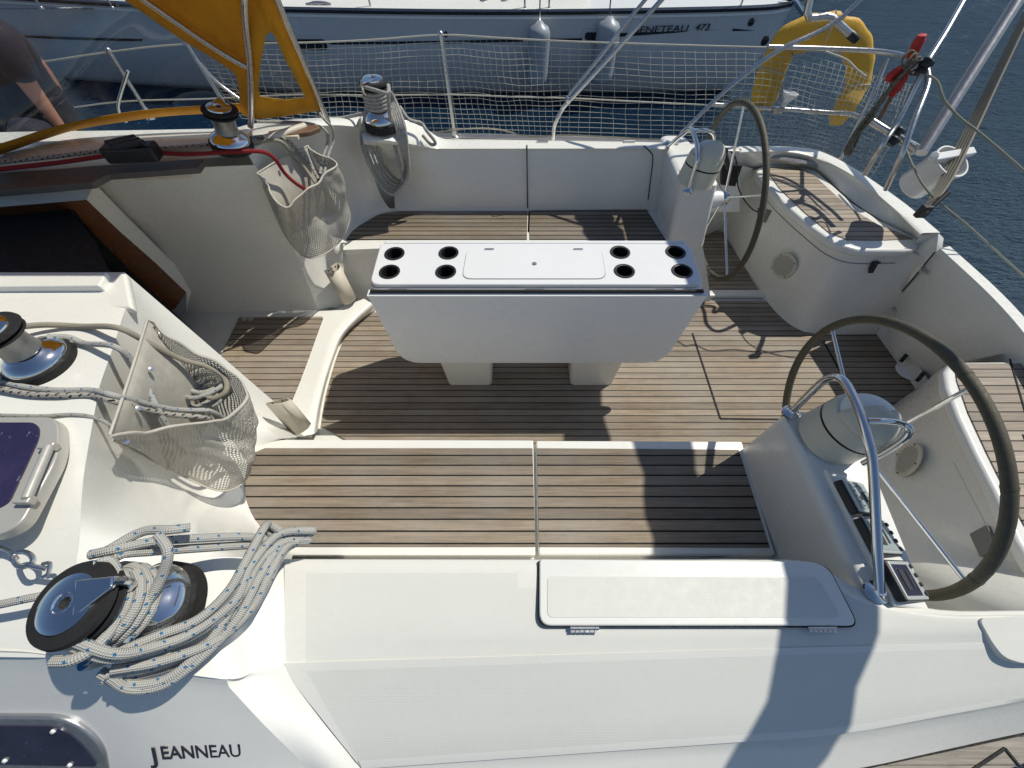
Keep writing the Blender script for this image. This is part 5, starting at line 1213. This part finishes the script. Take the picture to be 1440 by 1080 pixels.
# lifebuoy
lb = [P(x, y, Y=2.96 - .05 * (y > 120)) for x, y in ((1079, 150), (1078, 125), (1089, 92), (1108, 58), (1150, 45), (1192, 50), (1208, 78), (1206, 115), (1190, 148), (1176, 175))]
k = MB(); cpts = catmull(lb, 7); m_ = len(cpts)
sec = []
for i, p in enumerate(cpts):
    tdir = (cpts[min(i + 1, m_ - 1)] - cpts[max(i - 1, 0)]).normalized(); nrm = Vector((0, -1, 0.25)).normalized(); sd_ = tdir.cross(nrm).normalized(); nrm = sd_.cross(tdir)
    e = min(i, m_ - 1 - i); taper = min(1, .55 + e * .12); wv = .074 * (1.15 if i < m_ / 2 else 1.0) * taper + .004 * math.sin(i * 1.3)
    sec.append([p + sd_ * wv * math.copysign(abs(math.cos(a)) ** .7, math.cos(a)) + nrm * .028 * taper * math.copysign(abs(math.sin(a)) ** .7, math.sin(a)) for a in [2 * math.pi * q / 14 for q in range(14)]])
k.grid(sec, close_u=True)
for s_ in (sec[0], sec[-1]): k.add(s_, [list(range(14))])
buoy = thing('lifebuoy', lb[0], 'yellow horseshoe lifebuoy hanging on the far stern rail', 'lifebuoy')
k.build('ring', M['buoy'], buoy, smooth=60)
pp_ = MB(); pp_.tube([s_[0] for s_ in sec], .004, 6); pp_.build('piping', M['hem'], buoy, smooth=80)
st_ = MB()
for i_ in (12, 30, 50): st_.tube(sec[i_] , .004, 5, closed=True)
st_.build('strap', M['hem'], buoy)
rope('rope', [(1160, 72, .0 + 1.32), (1190, 84, 1.29), (1205, 98, 1.27), (1218, 108, 1.25)] , .004, M['net'], 'thin cord looping off the right side of the yellow lifebuoy')

# furled red flag on its staff
fg = thing('furled_flag', P(1265, 150, Y=2.5), 'furled red flag with a red capped staff tied at the stern rail corner', 'flag')
a, b = P(1281, 80, Y=2.5), P(1297, 49, Y=2.5); MB().lathe([(.022, 0), (.024, .01), (.024, (b - a).length - .02), (.018, (b - a).length), (.0001, (b - a).length + .004)], a, b - a, 20).build('cap', M['red'], fg)
MB().tube([P(1296, 50, Y=2.5), P(1270, 105, Y=2.5), P(1235, 170, Y=2.5)], .010, 10).build('staff', M['woodg'], fg)
cl_ = MB(); cl_.tube([P(x, y, Y=2.47) for x, y in ((1275, 95), (1266, 106), (1262, 118), (1256, 130), (1252, 136))], [.028, .038, .030, .018, .008], 9, smooth=3); cl_.tube([P(x, y, Y=2.45) for x, y in ((1268, 96), (1254, 106), (1250, 114))], [.02, .022, .008], 8, smooth=3)
cl_.build('cloth', M['flag'], fg, smooth=80)
# knotted rope bundle hanging from the rail corner
kb = MB()
for k_ in range(6):
    o_ = [(random.uniform(-4, 4), random.uniform(-3, 3)) for _ in range(6)]
    kb.tube([P(x + o_[i][0] * (.4 + .2 * i), y + o_[i][1], Y=Y_ - .01 * k_) for i, (x, y, Y_) in enumerate(((1285, 88, 2.45), (1262, 112, 2.45), (1240, 140, 2.45), (1222, 165, 2.45), (1205, 190, 2.45), (1193, 216, 2.45)))], .0085, 8, smooth=6)
for k_ in range(5): 
    c = P(1278 + k_ * 3, 84 + k_ * 3, Y=2.43); kb.tube([c + Vector((math.cos(a) * .03, math.sin(a + k_) * .02, math.sin(a) * .03)) for a in [2 * math.pi * j / 12 for j in range(12)]], .006, 6, closed=True)
tag(kb.build('rope_bundle', M['r_olive'], smooth=80), 'olive and grey rope bundle hanging from the stern rail corner to the coaming', 'rope coil')
# clamps on rail corner
k = MB()
for x, y, Y_ in ((1302, 89, 2.4), (1297, 99, 2.4), (1262, 185, 2.3), (1255, 198, 2.25)): c = P(x, y, Y=Y_); k.lathe([(.022, -.02), (.026, -.01), (.026, .012), (.018, .02)], c, (.4, .2, .6), 14); k.box(c + Vector((.02, 0, 0)), (.03, .02, .02))
tag(k.build('rail_clamp', M['black']), 'black plastic clamps joining the tubes at the stern rail corner', 'clamp')
# white bucket-shaped holder
bk = thing('outboard_holder', P(1290, 260, .6), 'white plastic bucket-shaped holder hanging outside the stern rail', 'holder')
c = P(1282, 262, Y=2.15); ax = Vector((.12, -.42, 1))
rb = .088; prof = [(rb * .88, 0), (rb * .95, .01), (rb, .17), (rb * 1.05, .175), (rb * 1.05, .19), (rb * .96, .19), (rb * .92, .17), (rb * .85, .06), (.0001, .05)]
MB().lathe(prof, c, ax, 36).build('bucket', M['whitep'], bk, smooth=40)
qb = ax.normalized().to_track_quat('Z', 'Y'); k = MB()
for j in range(10): a = R(36 * j); k.box(c + qb @ Vector((math.cos(a) * rb * .5, math.sin(a) * rb * .5, .11)), (rb * .75, .004, .11), qb.to_matrix() @ Matrix.Rotation(a, 3, 'Z'))
k.build('rib', M['whitep'], bk)
k = MB(); k.box(c + qb @ Vector((0, rb * .3, .20)), (.26, .04, .03), qb.to_matrix()); k.tube([c + qb @ Vector((-.13, rb * .3, .20)), c + qb @ Vector((-.16, rb * .3, .23))], .02, 8); k.build('bracket', M['whitep'], bk, bevel=.006)
# mooring lines and tackle at the far stern
rope('rope', [(1262, 196, .98), (1272, 206, .95), (1285, 236, .93), (1301, 264, .9), (1325, 288, .86), (1357, 314, .80), (1392, 345, .7), (1426, 376, .6), (1500, 440, .4)], .0045, M['r_green'], 'pale green line running down to the right edge across the water')
rope('rope', [(1303, 104, 1.32), (1318, 115, 1.30), (1324, 132, 1.27), (1329, 143, 1.24), (1350, 166, 1.2), (1374, 184, 1.15), (1410, 214, 1.08), (1440, 240, 1.0), (1500, 290, .9)], .005, M['r_green'], 'thin pale line from the rail corner to the right edge, above the other')
bk_ = MB()
for k_ in range(5):
    dx = -5 + 2.6 * k_
    bk_.tube([P(1446 + dx * .9, 15, X=2.62), P(1400 + dx * 1.1, 110, X=2.5), P(1366 + dx * 1.4, 180, X=2.38), P(1330 + dx * 1.5, 252, X=2.2), P(1300 + dx * .6, 298, X=2.05)], .0065, 8, smooth=3)
tag(bk_.build('tackle', M['r_plain'], smooth=80), 'bunch of parallel beige ropes leading up from the far stern corner', 'tackle')
k = MB(); c = P(1299, 297, X=2.05); k.box(c, (.05, .03, .06)); k.tube([c + Vector((.02, 0, .02)), c + Vector((.09, .05, .07))], .012, 8); tag(k.build('tackle_block', M['black'], bevel=.006), 'black block shackled at the foot of the beige tackle', 'block')
tag(MB().tube([P(1450, -30, X=2.75), P(1295, 215, X=2.35)], .030, 14).build('davit_tube', M['alu'], smooth=80), 'thick grey steel tube rising steeply behind the beige tackle', 'tube')
k = MB(); k.tube([P(1303, 88, X=2.25), P(1330, 45, X=2.36), P(1362, -12, X=2.5), P(1375, -40, X=2.6)], .0125, 12)
tag(k.build('aerial_pole', M['steel'], smooth=80), 'slim steel pole rising from the rail corner clamps', 'pole')

# ================================================================ BIMINI (folded, above the picture; its tubes and shadow are seen)
bi = thing('bimini', P(780, 190, .72), 'folded bimini on slanting steel tubes, aft of the stanchion', 'bimini')
def tubeb(pts, r=.0125): MB().tube(pts, r, 12, smooth=5).build('bow', M['steel'], bi, smooth=80)
tubeb([P(778, 195, .70), P(780, 176, Y=2.80), P(790, 155, Y=2.80), P(802, 140, Y=2.79), P(865, 72, Y=2.78), P(930, 0, Y=2.78), Vector((1.70, 2.88, 2.38))])
tubeb([P(800, 134, Y=2.80), P(855, 66, Y=2.82), P(907, 0, Y=2.83), Vector((1.60, 2.93, 2.38))], .010)
tubeb([P(951, 204, .80), P(958, 188, Y=2.72), P(968, 178, Y=2.72), P(1020, 128, Y=2.74), P(1090, 74, Y=2.76), P(1212, -2, Y=2.80), Vector((1.95, 2.88, 2.05)), Vector((1.75, 2.9, 2.36))], .0125)
tubeb([P(1205, 57, Y=2.80), P(1170, 25, Y=2.84), P(1140, -5, Y=2.88), Vector((1.70, 3.0, 2.2))], .018)
MB().lathe([(.018, 0), (.020, .01), (.020, .06), (.012, .07)], P(1205, 57, Y=2.80), P(1170, 25, Y=2.84) - P(1205, 57, Y=2.80), 14).build('socket', M['black'], bi)
MB().lathe([(.014, 0), (.017, .004), (.017, .02), (.0001, .024)], P(800, 138, Y=2.78), (-.7, 0, -.5), 14).build('socket', M['steel'], bi)
roll = []
rc_ = catmull([Vector((1.66, 3.02, 2.30)), Vector((1.78, 2.7, 2.38)), Vector((1.84, 1.9, 2.40)), Vector((1.84, 1.3, 2.40)), Vector((1.80, .8, 2.38)), Vector((1.66, .32, 2.30)), Vector((1.52, .05, 2.2))], 6)
for i, p in enumerate(rc_):
    tdir = (rc_[min(i + 1, len(rc_) - 1)] - rc_[max(i - 1, 0)]).normalized(); sd_ = Vector((1, 0, 0)); up_ = Vector((0, 0, 1)); q = .115 + .012 * math.sin(i * 1.9)
    roll.append([p + sd_ * q * math.cos(a) + up_ * q * .7 * math.sin(a) for a in [2 * math.pi * j / 12 for j in range(12)]])
k = MB(); k.grid(roll, close_u=True); k.add(roll[0], [list(range(12))]); k.add(roll[-1], [list(range(12))]); k.build('folded_canvas', M['canvas'], bi, smooth=80)
tubeb([Vector((1.52, .05, 2.2)), Vector((2.0, -.02, 1.6)), Vector((2.25, .02, .75))])

# engine control on the far quarter
ec = thing('engine_control', P(1020, 240, .6), 'black engine control with lever on the far wall behind the wheel', 'engine control')
p0 = P(1022, 240, Y=2.50); k = MB(); k.prism([P(x, y, Y=2.48) for x, y in ((1016, 232), (1044, 233), (1034, 262), (1014, 260))], (0, .03, 0)); k.build('panel', M['black'], ec)
k = MB(); k.tube([P(1026, 240, Y=2.47), P(1022, 225, Y=2.43), P(1019, 214, Y=2.42)], [.016, .014, .02], 10, smooth=3); k.build('lever', M['black'], ec)
rope('cable', [(1010, 207, .81), (1024, 210, .80), (1034, 222, .76), (1037, 240, .70), (1038, 262, .62), (1046, 280, .55), (1058, 294, .50), (1066, 298, .5)], .004, M['rubber'], 'thin black cable looping behind the far wheel', 'cable')

# ================================================================ PERSON behind the spray hood
pe = thing('person', (-2.55, 2.62, .68), 'person in a dark navy top leaning on one arm behind the vinyl window', 'person')
def skinned(name, verts, edges, rad, mat, parent, sub=2):
    me = bpy.data.meshes.new(name); me.from_pydata([tuple(v) for v in verts], edges, []); o = bpy.data.objects.new(name, me); COL.objects.link(o)
    o.modifiers.new('skin', 'SKIN'); o.modifiers.new('sub', 'SUBSURF').levels = sub; o.modifiers['sub'].render_levels = sub
    for i, r in enumerate(rad): me.skin_vertices[0].data[i].radius = (r, r) if not isinstance(r, tuple) else r
    me.skin_vertices[0].data[0].use_root = True
    me.materials.append(mat); o.modifiers['skin'].use_smooth_shade = True
    o.parent = parent; o.location = -Vector(parent.location); o['_part'] = 1; return o
sh_ = P(-8, 48, Y=2.42); el_ = P(42, 122, Y=2.42); ha_ = P(92, 188, Y=2.40)
pel = Vector((-2.85, 2.62, .80)); chest = Vector((-2.68, 2.58, 1.22)); nk = Vector((-2.62, 2.56, 1.42)); hd = Vector((-2.58, 2.54, 1.58)); hd2 = Vector((-2.57, 2.53, 1.66))
s2 = Vector((-2.85, 2.72, 1.33)); e2_ = Vector((-3.05, 2.75, 1.08)); h2 = Vector((-2.9, 2.5, .92))
k1 = Vector((-2.55, 2.25, 1.02)); a1 = Vector((-2.75, 2.15, .72)); k2 = Vector((-2.95, 2.30, 1.0)); a2 = Vector((-3.1, 2.15, .72)); f1 = a1 + Vector((.2, -.05, -.02)); f2 = a2 + Vector((.2, -.05, -.02))
V = [pel, chest, nk, hd, hd2, sh_, el_, lerp(el_, ha_, .9), ha_, s2, e2_, h2, k1, a1, f1, k2, a2, f2]
Ed = [(0, 1), (1, 2), (2, 3), (3, 4), (1, 5), (5, 6), (6, 7), (7, 8), (1, 9), (9, 10), (10, 11), (0, 12), (12, 13), (13, 14), (0, 15), (15, 16), (16, 17)]
Rd = [.14, .15, .055, .085, .075, .065, .042, .027, .03, .062, .042, .03, .07, .045, .035, .07, .045, .035]
skinned('body', V, Ed, Rd, M['skin'], pe)
skinned('shirt', [lerp(pel, chest, -.05), lerp(pel, chest, .5), chest, lerp(chest, nk, .5), sh_, lerp(sh_, el_, .92), s2, lerp(s2, e2_, .7)], [(0, 1), (1, 2), (2, 3), (2, 4), (4, 5), (2, 6), (6, 7)], [.165, .16, .18, .08, .10, .075, .08, .06], M['navy'], pe)
skinned('trousers', [pel, k1, lerp(k1, a1, .85), k2, lerp(k2, a2, .85)], [(0, 1), (1, 2), (0, 3), (3, 4)], [.16, .088, .06, .088, .06], M['navy'], pe)
k = MB(); q = hd2 + Vector((0, 0, .01)); k.lathe([(.0001, .085), (.05, .075), (.085, .035), (.092, -.02), (.085, -.05)], q, (-.1, .1, 1), 20); k.build('hair', M['hair'], pe, smooth=80)
fd = (ha_ - el_).normalized(); sdv = fd.cross(Vector((0, 0, 1))).normalized()
for i_ in range(5):
    o_ = (i_ - 2) * .017; ln = (.05, .07, .075, .07, .055)[i_]; b_ = ha_ + sdv * o_ + fd * .02
    if i_ == 0: b_ = ha_ - sdv * .03; 
    MB().tube([b_ - fd * .02, b_ + fd * ln * .5 + Vector((0, 0, .006)), b_ + fd * ln + Vector((0, 0, -.012))], [.010, .009, .007], 8, smooth=3).build('finger', M['skin'], pe, smooth=80)

# ================================================================ NEIGHBOUR YACHT
nbt = thing('neighbour_yacht', (0, 8.2, ZW), 'grey-hulled yacht moored alongside beyond the net, with a white deck and dark lettering', 'sailing yacht')
NY = 7.05
def NP(x, y, Y): return P(x, y, Y=Y)
def hz_(y, Y): return P(700, y, Y=Y).z
ztop = hz_(19, NY); print('neighbour', ztop, hz_(150, 6.6), P(700, 150, ZW))
stx = [(-7.5, .55), (-5, .15), (-2.5, 0), (0, 0), (2.2, .02), (3.4, .10), (3.85, .28)]
def hullrow(z, dy, ex=0): return [Vector((x + (ex * (i == len(stx) - 1)), NY + o + dy, z + (0.03 * abs(x) / 4 if z > 0 else 0))) for i, (x, o) in enumerate(stx)]
hrows = [hullrow(ZW - .2, .55, -.75), hullrow(ZW, .25, -.5), hullrow(ZW + .12, .12, -.38), hullrow(-.05, -.02, -.12), hullrow(ztop * .6, -.01, -.02), hullrow(ztop, 0)]
nh = MB().grid(surf(hrows, 5, 4)).build('hull', M['neigh'], nbt, smooth=60, up=(0, -1, 0))
far_side = [Vector((p.x, 8.2 * 2 - p.y + 1.0, p.z)) for p in hrows[-1]]
MB().grid([surf(hrows, 5, 4)[i] for i in range(len(surf(hrows, 5, 4)))]).build('bottom_paint', M['bootp'], nbt) if False else None
# transom end
tr0 = [r[-1] for r in hrows]; k = MB(); k.grid([tr0, [Vector((p.x - .05, 17.4 - p.y, p.z)) for p in tr0]]); k.build('transom', M['neigh'], nbt, up=(1, 0, 0))
dk = catmull(hrows[-1], 5); k = MB(); k.grid([[p + Vector((0, .06, .025)) for p in dk], [Vector((p.x, 10.4, p.z + .12)) for p in dk]]); k.build('deck', M['gel2'], nbt, up=(0, 0, 1))
k = MB(); k.grid([[p + Vector((0, -.012, -.014)) for p in dk], [p + Vector((0, -.012, .018)) for p in dk], [p + Vector((0, .06, .03)) for p in dk]]); k.build('toe_rail', M['stripe'], nbt)
k = MB(); k.grid([[p + Vector((0, -.014, -.055)) for p in dk], [p + Vector((0, -.014, -.030)) for p in dk]]); k.build('white_stripe', M['gel2'], nbt)
def onhull(x, y, o=.012):
    # intersect pixel ray with hull plane near Y=NY
    p = P(x, y, Y=NY); off = interp(max(-7.5, min(3.85, p.x)), stx); return P(x, y, Y=NY + off - .01 - o - (.01 if p.z < ztop * .5 else 0))
k = MB()
for seg in (((0, 50), (130, 55), (300, 58), (440, 61), (600, 59.5), (735, 57)), ((770, 56.5), (822, 55.5))):
    pts = [onhull(*q_, .02) for q_ in seg]; pts = catmull(pts, 5); k.grid([[p + Vector((0, 0, .014)) for p in pts], [p - Vector((0, 0, .014)) for p in pts]])
def blade(a, b, w0): 
    p, q_ = onhull(*a, .02), onhull(*b, .02); k.add([p + Vector((0, 0, w0)), p - Vector((0, 0, w0)), q_], [[0, 1, 2]])
blade((866, 49.5), (1012, 42), .020); blade((1030, 42), (1062, 43), .014)
k.build('cove_stripe', M['stripe'], nbt, up=(0, -1, 0))
# hull windows
for (xa, ya, xb, yb) in ((411, 54, 462, 70), (823, 45, 845, 56)):
    a, b = onhull(xa, ya, .02), onhull(xb, yb, .02); y_ = min(a.y, b.y)
    def rr2(e, dy): return fillet([Vector((a.x - e, y_ - dy, a.z + e)), Vector((b.x + e, y_ - dy, a.z + e)), Vector((b.x + e, y_ - dy, b.z - e)), Vector((a.x - e, y_ - dy, b.z - e))], .05, 5)
    fr_ = MB().prism(rr2(.035, .004), (0, .03, 0)).build('hull_window', M['neigh'], nbt, bevel=.004)
    MB().prism(rr2(0, .012), (0, .03, 0)).build('pane', M['stripe'], fr_)
# name lettering
def hull_text(s, xa, xb, ya, h, shear=0.0):
    me = text_mesh(s, 1.0, .004); xm = max(v.co.x for v in me.vertices); ym = max(v.co.y for v in me.vertices)
    a, b = onhull(xa, ya, .03), onhull(xb, ya - (xb - xa) * .035, .03); hh = (onhull(xa, ya - h, .03) - a).length
    for v in me.vertices: v.co.x = v.co.x / xm * (b - a).length + shear * v.co.y / ym * hh; v.co.y = v.co.y / ym * hh
    put_mesh('lettering', me, M['stripe'], frame_mat(a, b - a, (0, 0, 1)), nbt)
hull_text('BENETEAU', 889, 966, 47, 9, .12); hull_text('473', 976, 996, 43, 8.5, .25)
k = MB()
for x, y, r_ in ((627, 48, .035), (1075, 57, .06), (1056, 31, .045)): k.lathe([(r_, 0), (r_ * .9, .02), (r_ * .3, .03), (.0001, .03)], onhull(x, y, 0), (0, -1, 0), 18)
k.build('skin_fitting', M['stripe'], nbt)
# deck items
c_ = P(450, 13, Y=NY + .18); cz = c_.z
k = MB(); k.tube([c_ + Vector((-.17, 0, .05)), c_ + Vector((-.06, 0, .065)), c_ + Vector((.06, 0, .065)), c_ + Vector((.17, 0, .05))], [.012, .018, .018, .012], 10, smooth=3); k.box(c_ + Vector((-.04, 0, .02)), (.03, .04, .09)); k.box(c_ + Vector((.04, 0, .02)), (.03, .04, .09)); k.build('cleat', M['alu'], nbt)
for x in (60, 160, 305, 522, 738, 772, 1040):
    b_ = P(x, 13, Y=NY + .15); k = MB(); k.tube([b_, b_ + Vector((-.02, .02, .6))], .014, 8); k.lathe([(.03, 0), (.03, .01), (.015, .03)], b_, n=12); k.build('stanchion', M['steel'], nbt)
k = MB(); k.tube([P(-300, 13, Y=NY + .15) + Vector((0, .02, .58)), P(1040, 13, Y=NY + .15) + Vector((0, .02, .58))], .006, 6); k.tube([P(-300, 13, Y=NY + .2), P(500, 10, Y=NY + .3), P(1040, 11, Y=NY + .22)], .010, 6); k.build('lifeline', M['steel'], nbt)
k = MB()
for x, y in ((680, 2), (709, 3)): k.lathe([(.06, 0), (.05, .02), (.02, .03), (.0001, .03)], P(x, y, Y=NY + .45), n=16)
k.build('deck_fitting', M['alu'], nbt)
# coachroof so the deck reads from elsewhere
k = MB(); k.prism(fillet([Vector((-5.5, 8.0, ztop + .35)), Vector((1.2, 8.0, ztop + .35)), Vector((1.2, 9.6, ztop + .35)), Vector((-5.5, 9.6, ztop + .35))], .3), (0, 0, -.35)); k.build('coachroof', M['gel2'], nbt, bevel=.06)
# stern ladder stanchions / anchor like fittings at its right end
k = MB(); k.tube([P(1117, 0, Y=NY + .25), P(1130, 18, Y=NY + .25), P(1138, 30, Y=NY + .2)], .035, 10); k.tube([P(1100, -4, Y=NY + .3), P(1135, 0, Y=NY + .25), P(1160, -6, Y=NY + .25)], .03, 10); k.build('stern_fitting', M['chrome'], nbt, smooth=80)

# fenders
def fender(x, y0, y1, label, sc):
    a, b = P(x, y0, Y=NY - .16), P(x + (2 if x < 800 else -1), y1, Y=NY - .16); h = a.z - b.z; r = .150 * sc
    t = thing('fender', (a.x, a.y, b.z), label, 'fender', 'fenders on the neighbouring yacht')
    prof = [(.0001, 0), (r * .45, .008), (r * .80, .035), (r * .97, .085), (r, .13), (r, h - .13), (r * .97, h - .085), (r * .80, h - .035), (r * .45, h - .008), (r * .2, h + .03), (.0001, h + .03)]
    n = 44; vs = []
    k = MB()
    for q_, (pr_, z) in enumerate(prof):
        for j in range(n):
            f_ = 1.0 if (z < .13 or z > h - .13) else (1 - .06 * (j % 2)); vs.append(Vector((a.x + pr_ * f_ * math.cos(2 * math.pi * j / n), a.y + pr_ * f_ * math.sin(2 * math.pi * j / n), b.z + z)))
    k.add(vs, [[i * n + j, i * n + (j + 1) % n, (i + 1) * n + (j + 1) % n, (i + 1) * n + j] for i in range(len(prof) - 1) for j in range(n)]); k.build('body', M['fender'], t, smooth=60)
    MB().tube([Vector((a.x, a.y, a.z + .02)), Vector((a.x, NY - .03, ztop + .04)), Vector((a.x, NY + .15, ztop + .4))], .009, 8).build('lanyard', M['stripe'], t)
fender(759, 33, 122, 'ribbed white fender on the grey hull, nearer the middle stanchion', 1.0)
fender(858, 27, 118, 'ribbed white fender on the grey hull, right beside the dark lettering', 1.05)
# clean helper marks
for o in bpy.data.objects:
    if '_part' in o: del o['_part']
